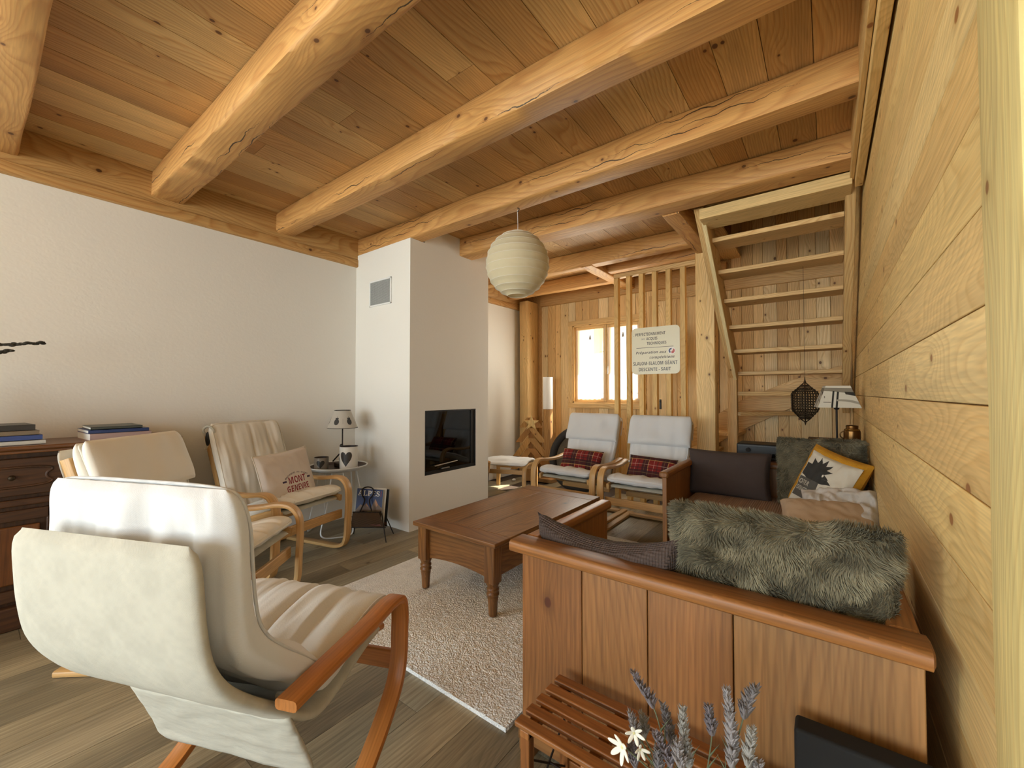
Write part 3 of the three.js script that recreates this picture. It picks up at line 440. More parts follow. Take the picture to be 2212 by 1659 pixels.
// nearest chair: older model, more upright, with angular arms
const PROFILE_A = [[0.31, 0.40], [0.25, 0.41], [0.14, 0.385], [0.05, 0.355], [-0.02, 0.352], [-0.08, 0.385], [-0.15, 0.45], [-0.22, 0.515], [-0.285, 0.585], [-0.325, 0.66], [-0.342, 0.74], [-0.35, 0.83], [-0.355, 0.905]];
const ARM_A = [[-0.19, 0.50], [-0.02, 0.505], [0.14, 0.51], [0.25, 0.516], [0.30, 0.505], [0.315, 0.47], [0.315, 0.38], [0.31, 0.30], [0.285, 0.235], [0.22, 0.17], [0.12, 0.10], [0.02, 0.045], [-0.1, 0.018], [-0.3, 0.016]];
armchair('cream canvas armchair nearest the camera, seen from behind', [-1.335, -0.5], [-0.391, -0.92], { wrap: true, railX: 0.243, profile: PROFILE_A, armPath: ARM_A, headrest: false, seams: [-0.5, 0, 0.5], cushion: M.cottonWhite, frame: M.beechDark, seed: 3, topOver: 0.075, cushLift: 0.085 });
armchair('beige canvas armchair between the dresser and the nearest chair', [-2.57, -0.72], [0.76, -0.65], { headrest: true, seams: [-0.5, 0, 0.5], seed: 13, cushion: M.cotton });
armchair('off-white armchair against the white wall holding the printed pillow', [-3.235, -1.40], [0.965, -0.263], { headrest: false, seams: [-0.5, 0, 0.5], cushion: M.cotton, seed: 23, topOver: 0.06, loop: true });
armchair('left white armchair of the pair with tartan pillows, beside the round tray', [-1.96, -3.72], [0, 1], { seed: 33, cushion: M.cottonWhite });
armchair('right white armchair of the pair with tartan pillows, beside the far wooden sofa', [-1.255, -3.69], [0.02, 1], { seed: 43, cushion: M.cottonWhite });
// footstool behind the chimney
{
  const t = thing('bentwood_footstool', 'low bentwood footstool with cream cushion beyond the chimney', 'footstool', [-3.1, 0, -4.05], 0.35);
  const leg = [[0.27, 0.01], [0.275, 0.18], [0.265, 0.30], [0.225, 0.345], [0.14, 0.355], [0, 0.35], [-0.14, 0.335], [-0.225, 0.32], [-0.265, 0.28], [-0.275, 0.16], [-0.27, 0.01]];
  for (const s of [-1, 1]) part(t, 'leg_frame', strip(leg, s * 0.25, 0.05, 0.022, 0.006, 60), M.beech);
  part(t, 'stretcher', slab(-0.24, 0.24, 0.25, 0.30, 0.2, 0.22, 0, 0.005), M.beech); part(t, 'stretcher', slab(-0.24, 0.24, 0.25, 0.30, -0.22, -0.2, 0, 0.005), M.beech);
  part(t, 'cushion', pad([[0.27, 0.36], [0.12, 0.392], [-0.1, 0.378], [-0.27, 0.34]], 0.27, 0.05, { lift: 0.005, ns: 30, wrinkle: 0.008, seed: 5, endk: 8 }), M.cottonWhite);
}

// ---------- loose pillows ----------
function placed(o, [x, y, z], yaw, lean = 0, roll = 0) { o.position.set(x, y, z); o.rotation.set(0, 0, 0); o.rotation.order = 'YXZ'; o.rotation.set(-lean, yaw, roll); return o; }
const tartan = (shift) => canvasTex(768, 400, (x, W, H) => {
  x.fillStyle = '#7e1b18'; x.fillRect(0, 0, W, H); const band = (p, w, c, v) => { x.fillStyle = c; v ? x.fillRect(p, 0, w, H) : x.fillRect(0, p, W, w); };
  for (const v of [1, 0]) for (let p = -80 + shift; p < (v ? W : H); p += v ? 300 : 270) { band(p, 92, 'rgba(36,22,28,0.62)', v); band(p + 34, 8, 'rgba(140,124,64,0.55)', v); band(p + 92, 11, 'rgba(186,160,92,0.75)', v); band(p + 178, 6, 'rgba(226,212,192,0.6)', v); band(p + 226, 22, 'rgba(46,26,30,0.4)', v); }
  for (let i = 0; i < W; i += 4) { x.fillStyle = 'rgba(0,0,0,0.05)'; x.fillRect(i, 0, 2, H); } for (let i = 0; i < H; i += 4) { x.fillStyle = 'rgba(255,230,200,0.04)'; x.fillRect(0, i, W, 2); }
});
[['left tartan pillow, on the chair beside the round tray', [-1.93, 0.535, -3.66], 0.05, 0.48, 12, 1], ['right tartan pillow, on the chair beside the far sofa', [-1.235, 0.53, -3.63], -0.04, 0.48, 60, 2]].forEach(([l, p, yaw, lean, sh, s]) => placed(single('tartan_pillow', pillow(0.43, 0.235, 0.13, { seed: s + 70, wrinkle: 0.005, bulge: 0.42 }), mat({ map: tartan(sh), roughness: 0.95, bumpMap: weave, bumpScale: 0.0006 }), l, 'pillow', 'red tartan pillows'), p, yaw, lean, -0.03));
{
  const tex = canvasTex(1024, 900, (x, W, H) => {
    x.fillStyle = '#d8cec6'; x.fillRect(0, 0, W, H); x.save(); x.translate(585, 545); x.textAlign = 'center';
    x.fillStyle = '#54424e'; const arc = 'MONTGENEVRE SKI RESORT', R = 340; x.font = 'bold 34px sans-serif'; for (let i = 0; i < arc.length; i++) { const a = (i - (arc.length - 1) / 2) * 0.062; x.save(); x.translate(Math.sin(a) * R, -135 + R - Math.cos(a) * R); x.rotate(a); x.fillText(arc[i], 0, 0); x.restore(); }
    x.fillStyle = '#8c2f3c'; x.font = 'bold 150px sans-serif'; x.save(); x.scale(0.78, 1); x.fillText('MONT', 0, 20); x.restore(); x.save(); x.scale(0.74, 1); x.font = 'bold 138px sans-serif'; x.fillText('GENEVRE', 0, 150); x.restore();
    x.fillStyle = '#4a3c52'; x.fillRect(-275, -45, 70, 30); x.fillRect(205, -45, 70, 30); x.fillRect(-220, 178, 195, 34); x.fillRect(25, 178, 195, 34); x.fillStyle = '#d8cec6'; x.fillRect(-212, 193, 178, 4); x.fillRect(34, 193, 178, 4); x.fillStyle = '#4a3c52'; x.beginPath(); x.moveTo(-10, 185); x.lineTo(10, 185); x.lineTo(0, 235); x.fill();
    x.restore();
  });
  const o = placed(single('printed_pillow', pillow(0.42, 0.40, 0.13, { seed: 81, wrinkle: 0.007, bulge: 0.45 }), mat({ map: tex, roughness: 0.95, bumpMap: weave, bumpScale: 0.0006 }), 'off-white pillow printed MONT GENEVRE in red', 'pillow'), [-3.125, 0.585, -1.42], Math.atan2(0.965, -0.263) - 0.06, 0.30, 0.06);
  part(o, 'piping', tube(edgeOf(0.42, 0.40), 0.004, { closed: true, steps: 160, sides: 5 }), M.cotton);
}

// ---------- the two wooden bench sofas ----------
const ribs = dataTex(512, 512, (u, v, o) => { const c = 128 + 70 * Math.sin(u * 2 * Math.PI * 40) + 26 * Math.sin(v * 2 * Math.PI * 60); o[0] = o[1] = o[2] = c; }, false);
const waffle = dataTex(512, 512, (u, v, o) => { const c = 128 + 55 * Math.sin(u * 2 * Math.PI * 40) + 55 * Math.sin(v * 2 * Math.PI * 40); o[0] = o[1] = o[2] = c; }, false);
const coverM = mat({ color: rgb(150, 122, 102), roughness: 0.98, bumpMap: ribs, bumpScale: 0.004 });
function sofa(label, z, turn, joints, depth, seatTop, flip, sides = [-1, 1]) {
  const t = thing('bench_sofa', label, 'sofa', [-0.355, 0, z], turn); const W = 0.49, H = 0.70;   // local: back at z = 0, seat towards +z
  const xs = joints.map((x) => (flip ? -1 : 1) * (x + 0.355)).sort((a, b) => a - b);
  for (let i = 0; i < xs.length - 1; i++) part(t, 'back_board', slab(xs[i] + 0.0012, xs[i + 1] - 0.0012, 0.06, H - 0.03, 0, 0.024, 1, 0.003), M.sofa[i % 4]);
  part(t, 'back_cap', grain(loft([-W - 0.025, -W - 0.02, ...Array.from({ length: 20 }, (_, i) => -W + (i + 0.5) / 20 * 2 * W), W + 0.02, W + 0.025].map((x, i, a) => { const k = i === 0 || i === a.length - 1 ? 0.7 : 1; return roundRect(0.045, 0.019, 0.012, 3).map(([p, q]) => V3(x, H - 0.017 + q * k, 0.018 + p * k)); }), { crease: 0.6 }), 0), M.sofaCap);
  part(t, 'foot_rail', slab(-W, W, 0.04, 0.10, -0.004, 0.03, 0, 0.004), M.sofa[2]);
  for (const s of sides) {
    const a = part(t, 'arm', slab(s * (W - 0.012) - 0.014, s * (W - 0.012) + 0.014, 0.05, H - 0.035, 0.024, depth, 1, 0.004), M.sofa[2]);
    part(a, 'arm_cap', grain(loft([0.06, 0.07, 0.2, 0.4, depth - 0.02, depth + 0.012, depth + 0.02].map((zz, i, r) => roundRect(0.028, 0.019, 0.013, 3).map(([p, q]) => V3(s * (W - 0.012) + p * (i && i < r.length - 1 ? 1 : 0.7), H - 0.019 + q * (i && i < r.length - 1 ? 1 : 0.6), zz))), { crease: 0.6 }), 2), M.sofaCap);
    part(t, 'leg', slab(s * (W - 0.03) - 0.03, s * (W - 0.03) + 0.03, 0, 0.06, depth - 0.07, depth - 0.01, 1, 0.004), M.sofa[2]); part(t, 'leg', slab(s * (W - 0.03) - 0.03, s * (W - 0.03) + 0.03, 0, 0.06, 0.002, 0.06, 1, 0.004), M.sofa[2]);
  }
  part(t, 'seat_board', slab(-W + 0.03, W - 0.03, seatTop - 0.17, seatTop - 0.145, 0.026, depth - 0.03, 0, 0.003), M.sofa[2]);
  part(t, 'front_rail', slab(-W + 0.03, W - 0.03, seatTop - 0.235, seatTop - 0.15, depth - 0.055, depth - 0.025, 0, 0.005), M.sofa[1]);
  const mt = part(t, 'mattress', metric(new RoundedBoxGeometry(2 * W - 0.066, 0.148, depth - 0.03, 6, 0.06).translate(0, seatTop - 0.0695, depth / 2 + 0.012), 2), coverM, 'brown ribbed mattress cover');
  return t;
}
sofa('wooden bench sofa nearest the camera, its boarded back towards us', -1.15, Math.PI, [-0.83, -0.606, -0.404, -0.192, 0.148], 0.66, 0.43, true);
sofa('farther wooden bench sofa facing the camera, beside the tartan pillow chair', -3.5, 0, [-0.83, -0.6, -0.36, -0.12, 0.12], 0.8, 0.468, false, [-1]);
placed(single('brown_cushion', metric(pillow(0.50, 0.36, 0.15, { seed: 91, sag: 0.05, bulge: 0.4, wrinkle: 0.008 }), 3), mat({ color: rgb(82, 68, 62), roughness: 0.98, bumpMap: waffle, bumpScale: 0.005 }), 'brown waffle cushion drooping over the nearest sofa\'s back', 'cushion'), [-0.585, 0.60, -1.275], Math.PI - 0.04, 0.14, -0.03);
placed(single('brown_cushion', metric(pillow(0.54, 0.33, 0.17, { seed: 92, bulge: 0.35, wrinkle: 0.004 }), 3), M.brownFlat, 'flat dark brown cushion on the farther sofa', 'cushion'), [-0.575, 0.62, -3.32], 0.02, 0.16);

// fur: a soft body covered with tapered tufts
function fur(label, w, h, t, pos, yaw, lean, roll, count, len, seed, frontOnly) {
  const body = pillow(w, h, t, { seed, bulge: 0.36, wrinkle: 0.006, pinch: 0.03 });
  const o = single('fur_pillow', body, mat({ color: rgb(108, 98, 76), roughness: 1 }), label, 'pillow', 'long-haired grey green fur pillows'); placed(o, pos, yaw, lean, roll);
  const tuft = new THREE.BufferGeometry(); { const P = [], I = []; const prof = [[0, 0, 1], [0.3, 0.02, 1], [0.65, 0.12, 0.75], [1, 0.34, 0.06]]; prof.forEach(([y, z, k]) => { for (let j = 0; j < 3; j++) { const a = j / 3 * 2 * Math.PI; P.push(Math.cos(a) * 0.075 * k, y * (1 - 0.1 * z), z + Math.sin(a) * 0.055 * k); } }); for (let i = 0; i < 3; i++) for (let j = 0; j < 3; j++) { const a = i * 3 + j, b = i * 3 + (j + 1) % 3, c = a + 3, d = b + 3; I.push(a, b, c, b, d, c); } tuft.setAttribute('position', new THREE.Float32BufferAttribute(P, 3)); tuft.setIndex(I); tuft.computeVertexNormals(); }
  const r = rng(seed + 500), sm = new MeshSurfaceSampler(new THREE.Mesh(body.toNonIndexed())); sm.setRandomGenerator(r); sm.build();
  const im = shade(new THREE.InstancedMesh(tuft, mat({ color: 0xffffff, roughness: 0.9 }), count)); im.name = 'fur'; im.userData.kind = 'stuff';
  const p = V3(), n = V3(), q = new THREE.Quaternion(), mx = new THREE.Matrix4(), col = new THREE.Color(), N = noiseMaker(seed + 9);
  for (let i = 0; i < count; i++) {
    sm.sample(p, n); const a = 2.6 * N(p.x * 7 + 30, p.y * 7 + 10) + 1.8 * N(p.x * 19, p.y * 19 + 5) + 0.5 * r(), lie = 1.12 + 0.35 * N(p.x * 22 + 3, p.y * 22) ;
    const tang = V3(Math.cos(a - 1.3), Math.sin(a - 1.3), 0); tang.addScaledVector(n, -tang.dot(n)).normalize();
    const d = n.clone().multiplyScalar(Math.cos(lie)).addScaledVector(tang, Math.sin(lie)).normalize(), side = V3().crossVectors(d, n).normalize(), f = V3().crossVectors(side, d);
    const L = len * (0.7 + 0.6 * r()); mx.makeBasis(side.multiplyScalar(L), d.multiplyScalar(L), f.multiplyScalar(L)).setPosition(p.x, p.y, p.z); im.setMatrixAt(i, mx);
    const k = 0.62 + 0.42 * N(p.x * 30, p.y * 30 + 3) + 0.34 * r(); col.setRGB(0.27 * k, 0.235 * k, 0.15 * k); im.setColorAt(i, col);
  }
  o.add(im); return o;
}
fur('large grey green fur pillow standing in the nearest sofa', 0.50, 0.46, 0.125, [-0.12, 0.655, -1.29], Math.PI + 0.03, 0.06, 0.0, 42000, 0.019, 7);
fur('grey green fur pillow leaning at the farther sofa\'s back, behind the mustard pillow', 0.46, 0.44, 0.13, [-0.045, 0.69, -3.30], -0.05, 0.20, 0.02, 16000, 0.019, 8);
// hedgehog pillow with a mustard back
{
  const tex = canvasTex(700, 700, (x, W, H) => {
    x.fillStyle = '#d8d0c0'; x.fillRect(0, 0, W, H); x.translate(-40, -150); x.fillStyle = '#3a3734'; x.beginPath(); const cx = 300, cy = 330; x.moveTo(90, 470); for (let i = 0; i <= 13; i++) { const a = Math.PI * (1.12 + i * 0.078), R = i % 2 ? 128 : 208; x.lineTo(cx + Math.cos(a) * R * 1.05, cy + 60 + Math.sin(a) * R); } x.lineTo(500, 430); x.lineTo(560, 470); x.lineTo(450, 500); x.lineTo(300, 520); x.closePath(); x.fill(); x.fillStyle = '#e8e0d0'; x.beginPath(); x.ellipse(425, 400, 13, 18, 0, 0, 7); x.fill();
    x.fillStyle = '#5a5650'; x.fillRect(80, 500, 330, 260); x.fillStyle = '#bdb6a8'; x.font = 'bold 78px sans-serif'; x.fillText('OTER', 110, 590); x.fillText('DING', 110, 675);
  });
  const o = placed(single('hedgehog_pillow', pillow(0.30, 0.34, 0.10, { seed: 101, wrinkle: 0.012, bulge: 0.5 }), mat({ map: tex, roughness: 0.95 }), 'cream pillow with a dark spiky hedgehog print and mustard back', 'pillow'), [-0.025, 0.66, -3.05], -0.6, 0.34, -0.26);
  part(o, 'mustard_back', pillow(0.35, 0.40, 0.13, { seed: 102, wrinkle: 0.006, bulge: 0.4 }).translate(-0.012, 0.012, -0.045), mat({ color: rgb(196, 140, 34), roughness: 0.98, bumpMap: fuzz, bumpScale: 0.002 }), 'mustard yellow velvet back');
}
placed(single('grey_blanket', pillow(0.36, 0.30, 0.18, { seed: 104, wrinkle: 0.03, bulge: 0.5, n: 44 }), mat({ color: rgb(202, 196, 190), roughness: 0.97, bumpMap: fuzz, bumpScale: 0.001 }), 'crumpled pale grey blanket heaped below the hedgehog pillow', 'blanket'), [0.05, 0.54, -2.885], -0.2, 0.7, 0.16);
placed(single('beige_pillow', pillow(0.42, 0.28, 0.16, { seed: 105, wrinkle: 0.008, bulge: 0.45 }), mat({ color: rgb(190, 166, 140), roughness: 0.97, bumpMap: weave, bumpScale: 0.0008 }), 'plain beige pillow between the crumpled blanket and the near fur pillow', 'pillow'), [-0.01, 0.515, -2.77], 0.03, 1.08, 0.04);
// ---------- rug and coffee table ----------
{
  const x0 = -2.38, x1 = -0.92, z0 = -3.25, z1 = -1.175, nx = 190, nz = 260, g = new THREE.BoxGeometry(x1 - x0, 0.016, z1 - z0, nx, 1, nz), p = g.attributes.position;
  for (let i = 0; i < p.count; i++) if (p.getY(i) > 0) { const x = p.getX(i), z = p.getZ(i), e = Math.min(x1 - x0 - 2 * Math.abs(x), z1 - z0 - 2 * Math.abs(z)); p.setY(i, p.getY(i) + (0.0016 * N1(x * 90 + 180, z * 90 + 280) + 0.0012 * N2(x * 150 + 299, z * 150 + 399)) * smooth(0, 0.03, e)); }
  g.computeVertexNormals(); g.translate((x0 + x1) / 2, 0.0085, (z0 + z1) / 2);
  single('wool_rug', metric(g, 2.4), mat({ map: blotch([244, 243, 240], 0.04, 7, 21), roughness: 1, bumpMap: fuzz, bumpScale: 0.008 }), 'cream looped wool rug under the coffee table', 'rug');
}
{
  const t = thing('coffee_table', 'dark walnut coffee table with turned legs on the cream rug', 'table', [-1.695, 0.02, -2.28]); const W = 0.325, L = 0.62, H = 0.402;
  for (const s of [-1, 1]) part(t, 'end_board', slab(-W, W, H - 0.026, H, s * L, s * (L - 0.13), 0, 0.006), M.walnutEnd);
  [-W, -W + 0.21, W - 0.235, W].forEach((x, i, a) => { if (i < 3) part(t, 'top_board', slab(x + 0.0008, a[i + 1] - 0.0008, H - 0.026, H - 0.0006, -L + 0.131, L - 0.131, 2, 0.003), M.walnut); });
  const iw = W - 0.06, il = L - 0.055, lw = 0.068;
  for (const s of [-1, 1]) {
    const arch = new THREE.Shape(); arch.moveTo(-iw + 0.03, H - 0.027); arch.lineTo(-iw + 0.03, 0.185); arch.quadraticCurveTo(0, 0.225, iw - 0.03, 0.185); arch.lineTo(iw - 0.03, H - 0.027);
    part(t, 'end_apron', grain(plate(arch, 0.016, 0.002).translate(0, 0, s * (il - 0.01) - 0.008), 0), M.walnutEnd);
    part(t, 'side_apron', slab(s * (iw - 0.012) - 0.009, s * (iw - 0.012) + 0.009, 0.185, H - 0.027, -il + 0.03, il - 0.03, 2, 0.003), M.walnutEnd);
    for (const q of [-1, 1]) part(t, 'leg', [slab(s * iw - lw / 2, s * iw + lw / 2, 0.175, H - 0.027, q * il - lw / 2, q * il + lw / 2, 1, 0.004), grain(lathe([[0.001, 0], [0.021, 0], [0.023, 0.01], [0.026, 0.07], [0.03, 0.098], [0.025, 0.103], [0.034, 0.111], [0.034, 0.121], [0.026, 0.128], [0.033, 0.136], [0.033, 0.145], [0.027, 0.152], [0.036, 0.172], [0.036, 0.178]], 20).translate(s * iw, 0, q * il), 1)], M.walnutEnd);
  }
}

// ---------- dresser with books ----------
{
  const t = thing('carved_dresser', 'dark carved walnut dresser along the white wall, books on top', 'dresser', [XL + 0.01, 0, 0.05], 0); const D = 0.40, L = 0.86, H = 0.93;   // local x out from the wall, z along it
  part(t, 'top', [slab(0, D + 0.045, H - 0.022, H, -L - 0.03, L + 0.03, 2, 0.008), slab(0, D + 0.03, H - 0.04, H - 0.022, -L - 0.015, L + 0.015, 2, 0.006)], wood('walnut', 0.3, 0xb89a84));
  part(t, 'body', [slab(0, D - 0.02, 0.1, H - 0.04, -L, L, 1), slab(0, D, 0.1, H - 0.04, -L, -L + 0.06, 1, 0.004), slab(0, D, 0.1, H - 0.04, L - 0.06, L, 1, 0.004), slab(0, D + 0.004, 0.62, 0.655, -L, L, 2, 0.008)], M.dresser);
  part(t, 'plinth', slab(0, D + 0.02, 0.0, 0.12, -L - 0.015, L + 0.015, 2, 0.01), M.dresser);
  for (let i = 0; i < 4; i++) {
    const zc = -L + 0.06 + (i + 0.5) * (2 * L - 0.12) / 4, hw = (2 * L - 0.12) / 8 - 0.022;
    const dr = part(t, 'drawer', slab(D - 0.02, D + 0.008, 0.675, 0.865, zc - hw, zc + hw, 2, 0.006), M.dresser);
    const og = []; for (let k = 0; k < 40; k++) { const a = k / 40 * 2 * Math.PI, cx = Math.cos(a), sy = Math.sin(a); og.push([D + 0.008, 0.77 + 0.05 * Math.sign(sy) * Math.pow(Math.abs(sy), 0.5) * (1 - 0.25 * Math.pow(Math.abs(cx), 6)), zc + (hw - 0.04) * Math.sign(cx) * Math.pow(Math.abs(cx), 0.6) * (1 - 0.14 * Math.cos(sy * 5))]); }
    part(dr, 'moulding', tube(og, 0.007, { closed: true, steps: 120, sides: 6 }), M.dresser); part(dr, 'knob', new THREE.SphereGeometry(0.014, 12, 8).translate(D + 0.022, 0.77, zc), M.bronze);
    const door = part(t, 'door', [slab(D - 0.02, D + 0.006, 0.14, 0.6, zc - hw, zc - hw + 0.055, 1, 0.005), slab(D - 0.02, D + 0.006, 0.14, 0.6, zc + hw - 0.055, zc + hw, 1, 0.005), slab(D - 0.02, D + 0.006, 0.545, 0.6, zc - hw, zc + hw, 2, 0.005), slab(D - 0.02, D + 0.006, 0.14, 0.2, zc - hw, zc + hw, 2, 0.005)], M.dresser);
    part(door, 'panel', slab(D - 0.018, D + 0.002, 0.225, 0.52, zc - hw + 0.075, zc + hw - 0.075, 1, 0.012), wood('walnut', 0.45, 0xb08c66));
  }
}
function book(label, [x, y, z], w, d, h, cover, page, turn, group) {
  const t = thing('book', label, 'book', [x, y, z], turn, group), e = 0.0022;   // spine towards -x side
  part(t, 'cover', [slab(-w / 2, w / 2, 0, e, -d / 2, d / 2), slab(-w / 2, w / 2, h - e, h, -d / 2, d / 2), slab(-w / 2, -w / 2 + e, 0, h, -d / 2, d / 2)], cover); part(t, 'pages', slab(-w / 2 + e, w / 2 - 0.004, e, h - e, -d / 2 + 0.004, d / 2 - 0.004), page);
}
{
  const pg = mat({ color: rgb(232, 230, 224), roughness: 0.9 }), C = (r, g, b) => mat({ color: rgb(r, g, b), roughness: 0.4 }); let y = 0.93;
  const L = [['bottom pale book of the left stack on the dresser', 0.024, [206, 204, 196], 0.27, 0.33], ['blue book in the left stack on the dresser, second from below', 0.026, [58, 78, 140], 0.265, 0.325], ['cream picture book in the left stack, second from above', 0.024, [128, 112, 92], 0.26, 0.32], ['dark grey book on top of the left stack on the dresser', 0.03, [56, 52, 50], 0.255, 0.31]];
  L.forEach(([l, h, c, w, d], i) => { book(l, [-3.455 - i * 0.004, y, -0.10 + i * 0.012], w, d, h - 0.001, C(...c), pg, Math.PI + 0.03 * i, 'books stacked on the dresser'); y += h; }); y = 0.93;
  const R = [['thick grey book with red spine edge at the bottom of the right stack', 0.04, [176, 150, 146], 0.30, 0.27], ['navy book in the middle of the right stack on the dresser', 0.02, [44, 62, 112], 0.30, 0.265], ['thin dark green book on top of the right stack', 0.016, [72, 76, 70], 0.28, 0.225]];
  R.forEach(([l, h, c, w, d], i) => { book(l, [-3.46 - i * 0.006, y, -0.555 + i * 0.004], w, d, h - 0.001, C(...c), pg, Math.PI + 0.06 - 0.03 * i, 'books stacked on the dresser'); y += h; });
}
{
  const t = thing('dried_branch', 'dried knobbly branch reaching in at the photo\'s left edge', 'branch', [-3.42, 0.93, 0.18]);
  part(t, 'vase', lathe([[0.001, 0], [0.06, 0], [0.085, 0.08], [0.08, 0.18], [0.04, 0.27], [0.045, 0.3], [0.035, 0.3], [0.03, 0.2], [0.001, 0.2]]), M.blackMatt);
  const r = rng(31); for (const [a, b, c] of [[[0, 0.2, 0], [0.02, 0.44, -0.05], [0.02, 0.548, -0.44]], [[0, 0.2, 0], [0.02, 0.42, -0.04], [0.03, 0.49, -0.33]], [[0, 0.2, 0], [-0.06, 0.5, 0.02], [-0.1, 0.74, 0.2]]]) {
    const cv = new THREE.CatmullRomCurve3([V3(...a), V3(...b), V3(...c)]), bits = [new THREE.TubeGeometry(cv, 24, 0.004, 6)];
    for (let i = 0; i < 46; i++) { const p = cv.getPointAt(0.45 + 0.55 * i / 46), q = new THREE.SphereGeometry(0.007 + 0.004 * r(), 7, 5); q.scale(1, 0.8, 1.5); q.translate(p.x + (r() - 0.5) * 0.012, p.y + (r() - 0.5) * 0.012, p.z); bits.push(q); }
    part(t, 'twig', bits, mat({ color: rgb(60, 56, 48), roughness: 0.95 }));
  }
}

// ---------- side table corner ----------
{
  const R = 0.245, y = 0.55, t = thing('tray_table', 'round white tray table with wire legs in the chimney corner', 'side table', [-3.44, 0, -2.0]);
  part(t, 'tray', lathe([[0.001, y - 0.016], [R - 0.03, y - 0.016], [R, y + 0.012], [R + 0.002, y + 0.02], [R - 0.004, y + 0.02], [R - 0.034, y - 0.010], [0.001, y - 0.010]], 64), M.white);
  part(t, 'tray_floor', lathe([[0.001, y - 0.0095], [R - 0.034, y - 0.0095], [R - 0.01, y + 0.013], [R - 0.012, y + 0.0135], [R - 0.036, y - 0.008], [0.001, y - 0.008]], 64), mat({ color: rgb(70, 50, 40), roughness: 0.4 }));
  for (let k = 0; k < 3; k++) { const a = k * 2.094 + 0.55, c = (q, r, h) => [Math.cos(q) * r, h, Math.sin(q) * r]; part(t, 'leg', tube([c(a - 0.28, 0.15, y - 0.018), c(a - 0.42, 0.20, 0.25), c(a - 0.55, 0.235, 0.03), c(a - 0.42, 0.236, 0.008), c(a, 0.235, 0.007), c(a + 0.42, 0.236, 0.008), c(a + 0.55, 0.235, 0.03), c(a + 0.42, 0.20, 0.25), c(a + 0.28, 0.15, y - 0.018)], 0.006, { steps: 90 }), M.white); }
}
const TY = 0.5425;
function heartPrint(sx, sy, cy, bg, fg, turn) { return canvasTex(1024, 512, (x) => { x.fillStyle = bg; x.fillRect(0, 0, 1024, 512); x.save(); x.translate(turn * 1024, cy * 512); x.scale(sx, sy); x.fillStyle = fg; x.beginPath(); x.moveTo(0, 95); x.bezierCurveTo(-30, 50, -100, 10, -100, -45); x.bezierCurveTo(-100, -100, -25, -105, 0, -55); x.bezierCurveTo(25, -105, 100, -100, 100, -45); x.bezierCurveTo(100, 10, 30, 50, 0, 95); x.fill(); x.restore(); }); }
function pot(name, label, pos, r, h, tex, turn) {
  const t = thing(name, label, 'mug', pos, turn); const g = new THREE.CylinderGeometry(r, r * 0.97, h, 40, 1, true).translate(0, h / 2, 0); part(t, 'body', g, mat({ map: tex, roughness: 0.35 }));
  part(t, 'inner', lathe([[0.001, 0.004], [r * 0.9, 0.004], [r * 0.93, h - 0.002], [r, h + 0.001], [r * 0.995, h - 0.003]], 40), mat({ color: rgb(52, 40, 36), roughness: 0.4 })); part(t, 'base', new THREE.CylinderGeometry(r * 0.97, r * 0.97, 0.004, 40).translate(0, 0.002, 0), M.white); return t;
}
pot('heart_pot', 'tall white pot with a large dark heart on the tray', [-3.325, TY, -2.03], 0.076, 0.195, heartPrint(1.1, 1.8, 0.53, '#e2dfd8', '#3b3733', 0.46), -2.2);
pot('heart_mug', 'small grey mug with a dark heart on the tray', [-3.475, TY, -1.865], 0.058, 0.105, heartPrint(0.95, 1.7, 0.52, '#8d867c', '#2b2826', 0.46), -1.95);
{
  const t = thing('table_lamp', 'small lamp with an acorn-print shade on the tray table', 'lamp', [-3.47, TY, -2.055]);
  part(t, 'base', slab(-0.055, 0.055, 0, 0.035, -0.05, 0.05, -1, 0.006), mat({ color: rgb(56, 44, 38), roughness: 0.6 }));
  part(t, 'stem', rod([0, 0.03, 0], [0, 0.36, 0], 0.006), M.iron);
  part(t, 'figure', [tube([[0.045, 0.035, 0.04], [0.02, 0.075, 0.035], [0.03, 0.11, 0.03], [0.0, 0.14, 0.02], [-0.02, 0.17, 0.0]], 0.008), tube([[-0.05, 0.05, 0.06], [-0.02, 0.08, 0.05], [0.01, 0.115, 0.035]], 0.006), tube([[0.01, 0.12, 0.03], [0.05, 0.15, 0.035], [0.075, 0.14, 0.045]], 0.005), new THREE.SphereGeometry(0.016, 10, 8).translate(-0.015, 0.185, 0.0)], M.black, 'little black cast figure');
  const tex = canvasTex(1024, 256, (x, W, H) => { x.fillStyle = '#c9c2b6'; x.fillRect(0, 0, W, H); for (let i = 0; i < 6; i++) { const cx = 90 + i * 171; x.fillStyle = '#4a4846'; x.beginPath(); x.ellipse(cx, 160, 34, 46, 0, 0, 7); x.fill(); x.fillRect(cx - 26, 104, 52, 18); x.fillRect(cx - 3, 84, 6, 24); x.strokeStyle = '#6a6762'; x.lineWidth = 3; x.beginPath(); x.moveTo(cx + 85, 120); x.lineTo(cx + 85, 190); x.stroke(); } });
  part(t, 'lamp_shade', new THREE.CylinderGeometry(0.068, 0.128, 0.155, 48, 1, true).translate(0, 0.425, 0), new THREE.MeshPhysicalMaterial({ map: tex, roughness: 0.9, side: THREE.DoubleSide, transmission: 0.2, thickness: 0 }));
  part(t, 'shade_ring', [new THREE.TorusGeometry(0.068, 0.002, 6, 48).rotateX(Math.PI / 2).translate(0, 0.5025, 0), new THREE.TorusGeometry(0.128, 0.0025, 6, 48).rotateX(Math.PI / 2).translate(0, 0.3475, 0), rod([-0.068, 0.49, 0], [0.068, 0.49, 0], 0.0015), rod([0, 0.36, 0], [0, 0.49, 0], 0.004)], M.iron);
}
